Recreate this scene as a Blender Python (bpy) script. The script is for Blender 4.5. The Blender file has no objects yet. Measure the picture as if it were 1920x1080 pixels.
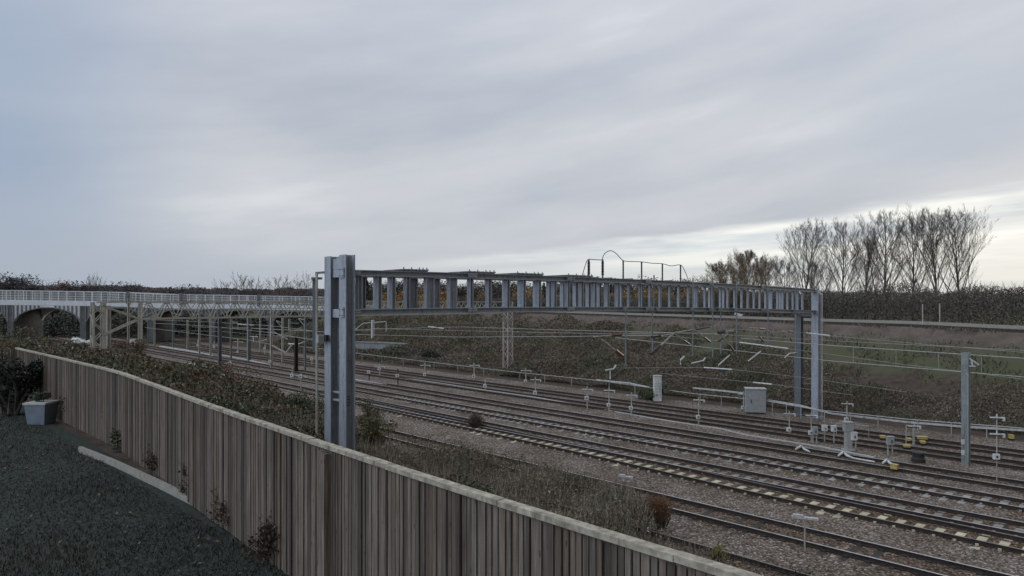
import bpy, math, random
import numpy as np
from mathutils import Vector, Matrix
random.seed(7); rng = np.random.default_rng(11)
S = bpy.context.scene
COL = S.collection
R = math.radians

# ------------------------------------------------------------------ camera model and site survey helpers
H, F, YH = 8.7, 1260.0, 564.0
Ux, Uy = math.cos(R(131)), math.sin(R(131))      # along the tracks
Vx, Vy = Uy, -Ux                                   # across the tracks, away from the camera

def vc(u):                                         # centre line of the main track
    if u < 0: return 36.15 - .0823*u
    if u < 60: return 36.15 - .0823*u + .00028*u*u
    return 32.22 - .05*(u-60)
def UO(u, o, z=0.0):
    v = vc(u)+o
    return Vector((u*Ux+v*Vx, u*Uy+v*Vy, z))
def uo_of(x, y):
    u = x*Ux+y*Uy; return u, x*Vx+y*Vy-vc(u)
def W(px, py, d):
    return Vector(((px-960)/F*d, d, H-(py-YH)/F*d))
def GZ(px, py, z=0.0):
    return W(px, py, (H-z)*F/(py-YH))
def PO(px, py, o):
    a = (px-960)/F; k = a*Vx+Vy; m = a*Ux+Uy; d = 40.
    for _ in range(60): d = .5*d+.5*(vc(d*m)+o)/k
    return W(px, py, d)

# ------------------------------------------------------------------ mesh builder
class MB:
    def __init__(s): s.v = []; s.f = []; s.m = []
    def add(s, vs, fs, mi=0):
        b = len(s.v); s.v += [tuple(p) for p in vs]
        for f in fs: s.f.append(tuple(i+b for i in f)); s.m.append(mi)
    def hexa(s, p, mi=0):
        s.add(p, [(3,2,1,0),(4,5,6,7),(0,1,5,4),(1,2,6,5),(2,3,7,6),(3,0,4,7)], mi)
    def box(s, c, sx, sy, sz, ax=None, mi=0):      # c: centre of the bottom face; ax: direction of sx
        ax = Vector(ax).normalized() if ax is not None else Vector((1,0,0))
        ay = Vector((-ax.y, ax.x, 0)).normalized(); c = Vector(c)
        b = [c+ax*(i*sx/2)+ay*(j*sy/2) for i,j in ((-1,-1),(1,-1),(1,1),(-1,1))]
        s.hexa(b+[p+Vector((0,0,sz)) for p in b], mi)
    def bar(s, p, q, w, h, up=(0,0,1), mi=0):
        p, q = Vector(p), Vector(q); d = (q-p).normalized(); up = Vector(up)
        sd = d.cross(up)
        if sd.length < 1e-4: sd = d.cross(Vector((1,0,0)))
        sd.normalize(); u2 = sd.cross(d)
        def ring(c): return [c+sd*(-w/2)+u2*(-h/2), c+sd*(w/2)+u2*(-h/2), c+sd*(w/2)+u2*(h/2), c+sd*(-w/2)+u2*(h/2)]
        s.hexa(ring(p)+ring(q), mi)
    def tube(s, pts, r, n=6, cap=True, mi=0):
        pts = [Vector(p) for p in pts]; rs = r if isinstance(r,(list,tuple)) else [r]*len(pts)
        b = len(s.v); N = len(pts)
        for i,p in enumerate(pts):
            d = (pts[min(i+1,N-1)]-pts[max(i-1,0)]).normalized()
            a = d.cross(Vector((0,0,1)))
            if a.length < 1e-3: a = d.cross(Vector((0,1,0)))
            a.normalize(); c = a.cross(d)
            for k in range(n):
                t = 2*math.pi*k/n; s.v.append(tuple(p+(a*math.cos(t)+c*math.sin(t))*rs[i]))
        for i in range(N-1):
            for k in range(n):
                s.f.append((b+i*n+k, b+i*n+(k+1)%n, b+(i+1)*n+(k+1)%n, b+(i+1)*n+k)); s.m.append(mi)
        if cap:
            s.f.append(tuple(b+k for k in range(n))[::-1]); s.m.append(mi)
            s.f.append(tuple(b+(N-1)*n+k for k in range(n))); s.m.append(mi)
    def strip(s, pts, prof, mi=0):                 # sweep a closed (side, up) profile along a near-level polyline
        pts = [Vector(p) for p in pts]; N = len(pts); n = len(prof); b = len(s.v)
        for i,p in enumerate(pts):
            d = pts[min(i+1,N-1)]-pts[max(i-1,0)]; d.z = 0; d.normalize(); a = Vector((d.y,-d.x,0))
            for (x,z) in prof: s.v.append((p.x+a.x*x, p.y+a.y*x, p.z+z))
        for i in range(N-1):
            for k in range(n):
                s.f.append((b+i*n+k, b+i*n+(k+1)%n, b+(i+1)*n+(k+1)%n, b+(i+1)*n+k)); s.m.append(mi)
        s.f.append(tuple(b+k for k in range(n))[::-1]); s.m.append(mi)
        s.f.append(tuple(b+(N-1)*n+k for k in range(n))); s.m.append(mi)
    def mesh(s, name, mats):
        me = bpy.data.meshes.new(name); me.from_pydata(s.v, [], s.f)
        for m in (mats if isinstance(mats,(list,tuple)) else [mats]): me.materials.append(m)
        if any(s.m): me.polygons.foreach_set('material_index', s.m)
        me.update(); return me
    def build(s, name, mats, parent=None):
        o = bpy.data.objects.new(name, s.mesh(name, mats)); COL.objects.link(o)
        if parent is not None:
            o.parent = parent; o.matrix_parent_inverse = Matrix.Translation(-parent.location)
        return o

def tag(o, label=None, cat=None, group=None, kind=None):
    if label: o['label'] = label
    if cat: o['category'] = cat
    if group: o['group'] = group
    if kind: o['kind'] = kind
    return o
def thing(name, loc, label, cat, group=None):
    o = bpy.data.objects.new(name, None); COL.objects.link(o); o.location = loc; o.empty_display_size = .2
    return tag(o, label, cat, group)
def copy_tree(root, loc, rz=0, sc=1.0, label=None):
    c = root.copy(); COL.objects.link(c); c.location = loc; c.rotation_euler = (0,0,rz)
    c.scale = (sc,)*3 if not isinstance(sc,(tuple,list)) else sc
    if label: c['label'] = label
    for ch in list(root.children):
        k = ch.copy(); COL.objects.link(k); k.parent = c; k.matrix_parent_inverse = ch.matrix_parent_inverse.copy()
    return c

# ------------------------------------------------------------------ materials
def newmat(name, rough=.8, metal=0.0, spec=.3):
    m = bpy.data.materials.new(name); m.use_nodes = True; nt = m.node_tree; nt.nodes.clear()
    o = nt.nodes.new('ShaderNodeOutputMaterial'); b = nt.nodes.new('ShaderNodeBsdfPrincipled')
    nt.links.new(b.outputs[0], o.inputs[0]); b.inputs['Roughness'].default_value = rough
    b.inputs['Metallic'].default_value = metal; b.inputs['Specular IOR Level'].default_value = spec
    return m, nt, b
def nd(nt, t, **kw):
    n = nt.nodes.new(t)
    for k,v in kw.items():
        if k in n.inputs: n.inputs[k].default_value = v
        else: setattr(n, k, v)
    return n
def ramp(nt, fac, stops):
    r = nt.nodes.new('ShaderNodeValToRGB'); e = r.color_ramp.elements
    while len(e) < len(stops): e.new(.5)
    for i,(p,c) in enumerate(stops): e[i].position = p; e[i].color = (c[0],c[1],c[2],1) if len(c)==3 else c
    nt.links.new(fac, r.inputs[0]); return r.outputs[0]
def mixc(nt, f, a, b, mode='MIX'):
    n = nt.nodes.new('ShaderNodeMix'); n.data_type = 'RGBA'; n.blend_type = mode
    for sock, val in ((n.inputs[0],f),(n.inputs[6],a),(n.inputs[7],b)):
        if hasattr(val,'links') or hasattr(val,'is_output'): nt.links.new(val, sock)
        elif isinstance(val,(int,float)): sock.default_value = val
        else: sock.default_value = (val[0],val[1],val[2],1)
    return n.outputs[2]
def mth(nt, op, a, b=0.0, c=None, clamp=False):
    n = nt.nodes.new('ShaderNodeMath'); n.operation = op; n.use_clamp = clamp
    for i,v in enumerate((a,b) if c is None else (a,b,c)):
        if hasattr(v,'is_output'): nt.links.new(v, n.inputs[i])
        else: n.inputs[i].default_value = v
    return n.outputs[0]
def pos(nt, sc=(1,1,1)):
    g = nt.nodes.new('ShaderNodeNewGeometry')
    mp = nt.nodes.new('ShaderNodeMapping'); mp.inputs['Scale'].default_value = sc
    nt.links.new(g.outputs['Position'], mp.inputs[0]); return mp.outputs[0]
def noise(nt, vec, scale, detail=4, rough=.6):
    n = nt.nodes.new('ShaderNodeTexNoise'); n.inputs['Scale'].default_value = scale
    n.inputs['Detail'].default_value = detail; n.inputs['Roughness'].default_value = rough
    nt.links.new(vec, n.inputs['Vector']); return n.outputs[0]
def bump(nt, b, h, strength=.4, dist=.02):
    n = nt.nodes.new('ShaderNodeBump'); n.inputs['Strength'].default_value = strength; n.inputs['Distance'].default_value = dist
    nt.links.new(h, n.inputs['Height']); nt.links.new(n.outputs[0], b.inputs['Normal'])
def mottled(name, c0, c1, scale=6, rough=.7, metal=0., spec=.3, sc=(1,1,1), bmp=.15, stain=None):
    m, nt, b = newmat(name, rough, metal, spec)
    p = pos(nt, sc); n = noise(nt, p, scale, 5)
    c = ramp(nt, n, [(.3,c0),(.7,c1)])
    if stain:
        n2 = noise(nt, pos(nt,(5,5,.5)), 1.3, 5, .65)
        f = ramp(nt, n2, [(.52,(0,0,0)),(.68,(1,1,1))]); c = mixc(nt, f, c, stain)
    nt.links.new(c, b.inputs['Base Color']); bump(nt, b, n, bmp, .01)
    return m
M = {}
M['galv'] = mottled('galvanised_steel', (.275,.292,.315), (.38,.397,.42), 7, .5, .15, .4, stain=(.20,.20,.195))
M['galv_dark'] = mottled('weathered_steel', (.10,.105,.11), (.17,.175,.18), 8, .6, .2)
M['lattice'] = mottled('pale_painted_steel', (.33,.31,.255), (.45,.425,.36), 5, .7, stain=(.22,.195,.15))
M['lattice_rust'] = mottled('pinkish_painted_steel', (.34,.29,.26), (.46,.41,.37), 5, .7, stain=(.25,.19,.16))
M['rust'] = mottled('rusty_steel', (.025,.017,.014), (.06,.042,.033), 7, .8)
M['railtop'] = mottled('worn_rail_head', (.42,.41,.40), (.60,.59,.58), 3, .30, .9)
M['railtop_dull'] = mottled('dull_rail_head', (.16,.135,.12), (.30,.265,.24), 3, .4, .6)
M['concrete'] = mottled('pale_concrete', (.27,.26,.235), (.40,.385,.35), 7, .9)
M['sleeper'] = mottled('sleeper_concrete', (.19,.175,.155), (.40,.37,.325), 1.6, .9)
M['sleeper_d'] = mottled('dusty_sleeper_concrete', (.15,.135,.12), (.30,.275,.245), 1.8, .9)
M['sleeper_y'] = mottled('yellowed_sleeper_concrete', (.30,.255,.165), (.60,.53,.365), 1.5, .9)
M['timber'] = mottled('old_timber_sleeper', (.03,.025,.02), (.07,.06,.05), 6, .9)
M['white'] = mottled('weathered_white_paint', (.50,.49,.46), (.72,.71,.67), 6, .6, stain=(.40,.38,.33))
M['trough'] = mottled('pale_trough_concrete', (.36,.35,.32), (.54,.525,.49), 4, .85, stain=(.28,.26,.22))
M['mast'] = mottled('dull_mast_steel', (.17,.18,.175), (.26,.27,.26), 4, .7, stain=(.12,.125,.11))
M['grey'] = mottled('grey_cabinet_paint', (.27,.27,.255), (.36,.36,.34), 5, .6)
M['dark'] = mottled('black_rubber', (.012,.012,.013), (.03,.03,.032), 9, .6)
M['insul'] = mottled('brown_insulator', (.028,.02,.02), (.05,.04,.04), 9, .35)
M['redins'] = mottled('red_insulator', (.10,.03,.025), (.14,.045,.04), 9, .4)
M['yellow'] = mottled('faded_yellow_paint', (.40,.29,.09), (.52,.39,.15), 7, .6)
M['wire'] = mottled('pale_copper_wire', (.30,.29,.25), (.38,.37,.33), 3, .5, .2)
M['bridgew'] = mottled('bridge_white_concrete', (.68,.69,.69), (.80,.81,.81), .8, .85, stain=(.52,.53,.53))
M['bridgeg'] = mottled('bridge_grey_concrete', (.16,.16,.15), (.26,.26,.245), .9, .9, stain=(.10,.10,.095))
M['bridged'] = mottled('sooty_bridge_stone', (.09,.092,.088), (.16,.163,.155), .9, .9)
M['bark'] = mottled('tree_bark', (.052,.044,.036), (.095,.082,.068), 3, .9)
M['bark_b'] = mottled('pale_twig_bark', (.14,.10,.06), (.23,.165,.10), 3, .9)
M['edging'] = mottled('pale_timber_edging', (.22,.20,.16), (.32,.29,.24), 6, .9)
M['bluebox'] = mottled('pale_blue_plastic', (.16,.19,.22), (.22,.25,.28), 4, .5)

def leafmat(name, rough=.6, transl=.25):
    m, nt, b = newmat(name, rough, 0, .25)
    a = nt.nodes.new('ShaderNodeVertexColor'); a.layer_name = 'Col'
    nt.links.new(a.outputs[0], b.inputs['Base Color'])
    return m
M['leaf'] = leafmat('leaf_surface'); M['twig'] = leafmat('twig_surface', .9)

def fence_mat(name, c0, c1, c2):
    m, nt, b = newmat(name, .9, 0, .15)
    g = nt.nodes.new('ShaderNodeNewGeometry'); rpi = g.outputs['Random Per Island']
    grain = noise(nt, pos(nt,(40,40,1.6)), 1.0, 5, .65)
    big = noise(nt, pos(nt,(3,3,.7)), 1.0, 3)
    c = ramp(nt, grain, [(.28,c0),(.55,c1),(.8,c2)])
    k = mth(nt,'MULTIPLY_ADD', rpi, .85, .42)
    c = mixc(nt, 1.0, c, mixc(nt, k, (0,0,0), (1,1,1)), 'MULTIPLY')
    f = ramp(nt, big, [(.5,(0,0,0)),(.75,(1,1,1))])
    c = mixc(nt, mth(nt,'MULTIPLY',f,.4), c, (.055,.055,.038))
    hue = mth(nt,'FRACT', mth(nt,'MULTIPLY', rpi, 37.7))
    c = mixc(nt, mth(nt,'MULTIPLY', ramp(nt, hue, [(.55,(0,0,0)),(.9,(1,1,1))]), .30), c, mixc(nt,1.0,c,(1.25,1.02,.80),'MULTIPLY'))
    kv = nt.nodes.new('ShaderNodeTexVoronoi'); kv.inputs['Scale'].default_value = 1.0; nt.links.new(pos(nt,(11,11,3.2)), kv.inputs['Vector'])
    c = mixc(nt, ramp(nt, kv.outputs['Distance'], [(.06,(.8,.8,.8)),(.13,(0,0,0))]), c, (.03,.024,.018))
    nt.links.new(c, b.inputs['Base Color']); bump(nt, b, grain, .35, .006)
    return m
M['fence'] = fence_mat('weathered_fence_board', (.085,.066,.050), (.185,.152,.122), (.33,.285,.235))
M['cap'] = mottled('weathered_fence_capping', (.19,.165,.125), (.46,.405,.31), 11, .9, sc=(1,1,1), bmp=.4, stain=(.15,.135,.09))

def ground_mat():
    m, nt, b = newmat('ground_cover', .95, 0, .1)
    z = nt.nodes.new('ShaderNodeVertexColor'); z.layer_name = 'Zone'
    sep = nt.nodes.new('ShaderNodeSeparateColor'); nt.links.new(z.outputs[0], sep.inputs[0])
    P = pos(nt)
    wob = noise(nt, P, .55, 5); w2 = mth(nt,'SUBTRACT', wob, .5); fine = noise(nt, P, 6, 4)
    def mask(s, k=.9, sh=3.0):
        return mth(nt,'MULTIPLY_ADD', mth(nt,'SUBTRACT', mth(nt,'MULTIPLY_ADD', w2, k, s), .5), sh, .5, clamp=True)
    vor = nt.nodes.new('ShaderNodeTexVoronoi'); vor.inputs['Scale'].default_value = 15; nt.links.new(P, vor.inputs['Vector'])
    sv = nt.nodes.new('ShaderNodeSeparateColor'); nt.links.new(vor.outputs['Color'], sv.inputs[0])
    bal = ramp(nt, sv.outputs[0], [(0,(.052,.041,.032)),(.5,(.155,.125,.100)),(.85,(.275,.230,.190)),(1,(.50,.44,.37))])
    stain = ramp(nt, noise(nt, P, .35, 4), [(.4,(1,1,1)),(.7,(.62,.55,.48))])
    bal = mixc(nt, 1.0, bal, stain, 'MULTIPLY')
    z2n = nt.nodes.new('ShaderNodeVertexColor'); z2n.layer_name = 'Zone2'; sz2 = nt.nodes.new('ShaderNodeSeparateColor'); nt.links.new(z2n.outputs[0], sz2.inputs[0])
    bal = mixc(nt, mth(nt,'MULTIPLY',sz2.outputs[1],mth(nt,'MULTIPLY_ADD',noise(nt,P,.8,4),.9,.25),clamp=True), bal, mixc(nt,1.0,bal,(.62,.47,.36),'MULTIPLY'))
    crevice = ramp(nt, vor.outputs['Distance'], [(.0,(1.15,1.15,1.15)),(.75,(.45,.42,.4))])
    soil = ramp(nt, noise(nt, P, 1.7, 6, .7), [(.3,(.045,.034,.025)),(.55,(.078,.059,.044)),(.75,(.12,.09,.066))])
    n3 = noise(nt, P, .18, 5, .6)
    grass = ramp(nt, mth(nt,'ADD', mth(nt,'MULTIPLY', n3, .75), mth(nt,'MULTIPLY', fine, .25)), [(.36,(.095,.075,.055)),(.47,(.090,.080,.050)),(.60,(.080,.080,.043)),(.72,(.084,.088,.045))])
    dry = ramp(nt, noise(nt, P, .9, 5, .7), [(.3,(.085,.066,.053)),(.7,(.155,.122,.098))])
    lawn = ramp(nt, noise(nt, P, 9, 4, .7), [(.3,(.028,.033,.026)),(.7,(.060,.064,.052))])
    c = soil
    c = mixc(nt, mask(sep.outputs[1], 1.1), c, grass)
    al = nt.nodes.new('ShaderNodeVertexColor'); al.layer_name = 'Zone2'
    s2 = nt.nodes.new('ShaderNodeSeparateColor'); nt.links.new(al.outputs[0], s2.inputs[0])
    c = mixc(nt, mask(s2.outputs[0], 1.0), c, dry)
    c = mixc(nt, mask(sep.outputs[0], .7), c, bal)
    c = mixc(nt, mask(sep.outputs[2], .1, 8), c, lawn)
    nt.links.new(c, b.inputs['Base Color'])
    h = mth(nt,'ADD', mth(nt,'MULTIPLY', mth(nt,'SUBTRACT',1,vor.outputs['Distance']), sep.outputs[0]), mth(nt,'MULTIPLY', fine, 1.2))
    bump(nt, b, h, .8, .05)
    return m
M['ground'] = ground_mat()

# ------------------------------------------------------------------ ground heights
ZG = 4.87
def ss(a, b, x):
    t = np.clip((x-a)/(b-a), 0, 1); return t*t*(3-2*t)
CR = [(-120,25.,5.6),(0,30.5,5.9),(14,34.1,6.0),(24,37.0,6.2),(33,39.1,6.2),(50.7,43.2,6.3),(75,46.9,6.45),(105,46.4,6.8),(139,38.5,7.5),(160,32.,7.7)]
def crest(u):
    us = [c[0] for c in CR]
    return np.interp(u, us, [c[1] for c in CR]), np.interp(u, us, [c[2] for c in CR])
def foot(u): return np.interp(u, [-50,16,30,45,90,400], [-18.2,-17.6,-15.2,-12.4,-12.4,-12.4])
def ground_z(u, o, bumps=True):
    u = np.asarray(u,float); o = np.asarray(o,float)
    top = np.interp(u, [-60,55,110,300], [ZG,ZG,3.0,2.2])
    ft = foot(u)
    t = np.clip((o+30.6)/(ft+30.6), 0, 1); e = 1-t**np.interp(u,[5,18,26,34,45],[1.1,1.15,1.3,1.9,2.4])
    z = -.172+(top+.172)*e
    z = np.where(o < -31.3, ZG, z)
    co, cz = crest(u)
    fall = 1-ss(128, 150, u)
    b0 = 18.5
    t = np.clip((o-b0)/(co-b0), 0, 1); e = t*.45+.55*t*t*(3-2*t)
    zb = -.172+(cz*fall+.172)*e
    zf = 2.5+np.clip(o-co-300,0,1e9)*0
    back = ss(co+9, co+34, o)
    zb = zb*(1-back)+np.minimum(zf, np.maximum(zb,zf))*back
    z = np.where(o > b0, zb, z)
    if bumps:
        amp = np.where((o>-30)&(o<ft+1), .16, np.where(o>b0+1.5, .10, .005))
        z = z+amp*(np.sin(u*1.3+o*.7)*.5+np.sin(u*.61-o*1.21+2)*.6+np.sin(u*2.9+o*2.3)*.3)
        near_crest = np.abs(o-co-2) < 5
        z = np.where(near_crest & (u<150), cz*fall-.19*(1-fall), z)
    return z
def gz(x, y):
    u, o = uo_of(x, y); return float(ground_z(u, o))

us = np.concatenate([np.geomspace(-3000,-60,14), np.arange(-50,-16,3.), np.arange(-16,100,.8), np.arange(100,220,2.5), np.geomspace(225,4000,24)])
os_ = np.concatenate([-np.geomspace(3000,60,14), np.arange(-55,-34,1.5), np.arange(-34,-12,.5), np.arange(-12,20,.8), np.arange(20,70,1.), np.arange(70,110,3.), np.geomspace(115,5000,26)])
gu, go = np.meshgrid(us, os_, indexing='ij')
gzv = ground_z(gu, go)
vcv = np.vectorize(vc)(gu)
gx = gu*Ux+(vcv+go)*Vx; gy = gu*Uy+(vcv+go)*Vy
nu, no = gu.shape
verts = np.stack([gx,gy,gzv],-1).reshape(-1,3)
idx = np.arange(nu*no).reshape(nu,no)
quads = np.stack([idx[:-1,:-1],idx[:-1,1:],idx[1:,1:],idx[1:,:-1]],-1).reshape(-1,4)
def npmesh(name, verts, quads, mats, cols=None, extra=None, smooth=False):
    me = bpy.data.meshes.new(name); nq = len(quads); k = quads.shape[1]
    me.vertices.add(len(verts)); me.vertices.foreach_set('co', np.asarray(verts,np.float32).ravel())
    me.loops.add(nq*k); me.loops.foreach_set('vertex_index', np.asarray(quads,np.int32).ravel())
    me.polygons.add(nq); me.polygons.foreach_set('loop_start', np.arange(0,nq*k,k,dtype=np.int32))
    try: me.polygons.foreach_set('loop_total', np.full(nq,k,np.int32))
    except Exception: pass
    if smooth: me.polygons.foreach_set('use_smooth', np.ones(nq,bool))
    for nm, c in (('Col',cols),)+tuple(extra or ()):
        if c is None: continue
        a = me.color_attributes.new(nm,'FLOAT_COLOR','POINT')
        a.data.foreach_set('color', np.concatenate([c,np.ones((len(c),1))],1).astype(np.float32).ravel())
    for m in mats: me.materials.append(m)
    me.update(calc_edges=True); me.validate(); return me
T2off = lambda u: float(np.interp(u,[-30,6,16,25,47,75],[-6.2,-6.0,-5.75,-5.15,-4.45,-3.9]))
TR = [('rusty overgrown siding nearest the wooden fence', lambda u:-15.0, -14, 34, 'timber','railtop_dull', .80),
      ('dull siding track beside the weedy slope', lambda u:-10.5, -14, 250, 'timber','railtop', .72),
      ('track with yellowed concrete sleepers that merges into its neighbour', T2off, -14, 74, 'sleeper_y','railtop_dull', .68),
      ('track directly behind the yellowed sleepers', lambda u:-3.85, -14, 260, 'sleeper_d','railtop', .68),
      ('main track with regular pale sleepers between shiny rails', lambda u:0.0, -14, 300, 'sleeper','railtop', .68),
      ('track beside the white looping hoses', lambda u:3.75, -14, 300, 'timber','railtop', .68),
      ('track just beyond the long pale cable trough', lambda u:8.7, -14, 300, 'timber','railtop_dull', .70),
      ('farthest track at the foot of the brown bank', lambda u:12.1, -14, 300, 'timber','railtop_dull', .70)]
TRK = TR
co_, cz_ = crest(gu); ft_ = foot(gu)
zb = np.zeros((nu,no,3)); zb[...,0] = np.clip(ss(ft_-1.2,ft_+1.8,go)*(1-ss(15.5,18.0,go)) + ss(co_-1.6,co_-.6,go)*(1-ss(co_+5,co_+7,go)), 0, 1)
brown = ss(18,22,go)
fr = (go-18.5)/np.maximum(co_-18.5,1)
zb[...,1] = np.where((go>18.5), ss(.30,.62,fr), 0)*(1-zb[...,0])
zb[...,2] = (go < -31.25)*1.0
z2 = np.zeros((nu,no,3)); z2[...,0] = np.where((go>18.5)&(gu<140), ss(.60,.95,fr)*(1-ss(8,20,go-co_)),0)*(1-zb[...,0])
for (lab,off,u0,u1,*_) in TRK:
    oc = np.vectorize(off)(gu); z2[...,1] = np.maximum(z2[...,1], np.exp(-((go-oc)/1.05)**4)*(gu>u0)*(gu<u1))
gme = npmesh('ground', verts, quads, [M['ground']], None, (('Zone',zb.reshape(-1,3)),('Zone2',z2.reshape(-1,3))), True)
g = bpy.data.objects.new('ground', gme); COL.objects.link(g); tag(g, 'stony railway cutting ground with grassy banks and dark lawn', kind='structure')

# ------------------------------------------------------------------ railway tracks
def sleeper_mesh(name, mat, conc):
    b = MB(); L = 1.25
    if conc:                                       # raised rail seats with a dropped middle, ballast over the far end
        b.box((0,-.25,-.26), .30, .95, .128); b.box((0,-1.02,-.26), .28, .56, .088); b.box((0,.40,-.26), .24, .35, .07); b.box((0,.91,-.26), .27, .68, .092)
        b.box((0,-.90,-.175), .10, .07, .075); b.box((0,-.62,-.134), .10, .07, .05)
        b.box((0,.90,-.18), .10, .07, .055)
    else:
        b.box((0,0,-.30), .25, 2.5, .125)
        for y in (-.9,-.6,.6,.9): b.box((0,y,-.175), .16, .08, .06)
    return b.mesh(name, mat)
SM = {'timber':sleeper_mesh('timber_sleeper',M['timber'],False),'sleeper':sleeper_mesh('concrete_sleeper',M['sleeper'],True),'sleeper_d':sleeper_mesh('dusty_sleeper',M['sleeper_d'],True),'sleeper_y':sleeper_mesh('yellowed_sleeper',M['sleeper_y'],True)}
side = Vector((Vx,Vy,0))
for ti,(lab, off, u0, u1, sm, rt, sp) in enumerate(TR):
    t = thing('railway_track', UO(max(u0,0), off(max(u0,0)), -.19), lab, 'railway track', 'railway tracks')
    ul = list(np.arange(u0, min(u1,130), 1.6))+list(np.arange(max(u0,130), u1, 6.)) if u1>130 else list(np.arange(u0,u1,1.6))
    for sgn in (-1,1):
        b = MB(); P = [UO(u, off(u)+sgn*.7525, -.003 if ti==2 else 0.) for u in ul]
        b.strip(P, [(-.07,-.155),(.07,-.155),(.07,-.135),(.012,-.125),(.012,-.04),(.036,-.03),(.036,-.006),(-.036,-.006),(-.036,-.03),(-.012,-.04),(-.012,-.125),(-.07,-.135)])
        b.strip(P, [(-.034,-.004),(.034,-.004),(.030,0),(-.030,0)], 1)
        b.build('rail', [M['rust'],M[rt]], t)
    us_s = np.arange(u0+.3, u1, sp); far = MB()
    # the hundred that show largest are parts, the rest one part
    start = 0
    for i,u in enumerate(us_s):
        o = off(u); p = UO(u, o); q = UO(u+.5, off(u+.5)); d = (q-p).normalized()
        dz = random.uniform(-.009,.007)+(-.006 if ti==2 else 0)
        if i < 100:
            ob = bpy.data.objects.new('sleeper', SM[sm]); COL.objects.link(ob); ob.parent = t
            ob.location = p-t.location+Vector((0,0,dz)); ob.rotation_euler = (0,0,math.atan2(d.y,d.x)+math.pi+random.uniform(-.01,.01))
        elif u < 200:
            a = Vector((d.y,-d.x,0)); far.box(p+a*-.75+Vector((0,0,-.26)), .26, .8, .105, d); far.box(p+a*.75+Vector((0,0,-.26)), .26, .8, .08, d)
    if far.v: tag(far.build('distant_sleepers', M[sm], t), kind='stuff')

# ------------------------------------------------------------------ the big grey portal gantry
PA = W(651,0,26.3).xy; PB = W(1530,0,51.2).xy; PL = (PB-PA).length; e2 = (PB-PA)/PL
E = Vector((e2.x,e2.y,0)); N = Vector((-e2.y,e2.x,0))
def PT(t, uo=0., z=0.): return Vector((PA.x+E.x*t+N.x*uo, PA.y+E.y*t+N.y*uo, z))
def PP(px, py, uo=.6):                             # pixel -> the gantry's own plane
    ax = (px-960)/F; o0 = PT(0,uo)
    # (o0 + E t).x = ax * (o0+E t).y
    t = (ax*o0.y-o0.x)/(E.x-ax*E.y); d = o0.y+E.y*t
    return W(px,py,d), t
tl, zl = [], []
def fitz(lst, uo):
    a = [PP(x,y,uo) for x,y in lst]; return np.polyfit([q[1] for q in a],[q[0].z for q in a],2)
ZT = fitz([(670,507),(780,509),(893,512.5),(1060,518),(1193,523),(1276,528),(1398,535),(1530,542)],.0)
ZB = fitz([(670,591),(860,587),(960,585),(1060,584.5),(1193,584),(1320,583.5),(1530,588)],.0)
zt = lambda t: float(np.polyval(ZT,t)); zbm = lambda t: float(np.polyval(ZB,t))
def icol(b, base, z0, z1, w, dpt, tf=.035):        # H section standing up, flanges square to the beam
    x = Vector(base)
    for s_ in (-1,1): b.box(x+E*(s_*(dpt/2-tf/2))+Vector((0,0,z0)), tf, w, z1-z0, E)
    b.box(x+Vector((0,0,z0)), dpt-2*tf-.004, .03, z1-z0, E)
gan = thing('portal_gantry', PT(0,0,2.0), 'big new grey steel portal gantry spanning all the tracks on twin H columns', 'gantry')
CW, CD, US = .56, .40, 1.35
ztop = H+(YH-478)/F*26.3
for uo in (0.0, US):
    b = MB(); g0 = gz(*PT(0,uo).xy)-.3; icol(b, PT(0,uo), g0, ztop, CW, CD)
    if uo == 0:
        for i in range(2):
            for j in range(4): b.tube([PT(-.02+.10*i-.02,-.016,4.62+.11*j), PT(-.02+.10*i-.02,-.055,4.62+.11*j)], .028, 6, mi=1)
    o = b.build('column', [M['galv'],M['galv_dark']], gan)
    o['label'] = 'near column'
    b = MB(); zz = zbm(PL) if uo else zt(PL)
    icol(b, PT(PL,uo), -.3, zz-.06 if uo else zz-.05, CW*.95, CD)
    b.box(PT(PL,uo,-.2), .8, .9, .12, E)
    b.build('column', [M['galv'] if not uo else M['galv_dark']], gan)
for (z0,z1) in ((ztop-.55,ztop-.12),(zt(0)-.28,zt(0)+.05),(zbm(0)-.1,zbm(0)+.24),(5.02,5.07),(4.70,4.76)):
    b = MB(); b.bar(PT(-.02,CW/2-.02,(z0+z1)/2), PT(-.02,US-CW/2+.02,(z0+z1)/2), .16, z1-z0); b.build('cross_plate', M['galv'], gan)
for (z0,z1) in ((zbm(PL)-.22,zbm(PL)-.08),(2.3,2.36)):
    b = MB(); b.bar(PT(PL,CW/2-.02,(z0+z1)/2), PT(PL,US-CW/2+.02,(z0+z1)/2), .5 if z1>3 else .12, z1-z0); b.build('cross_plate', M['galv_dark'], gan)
# end plates that close the column tops
b = MB(); b.box(PT(0,US/2,ztop+.003), CD+.04, US+CW+.04, .03, E); 
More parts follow.
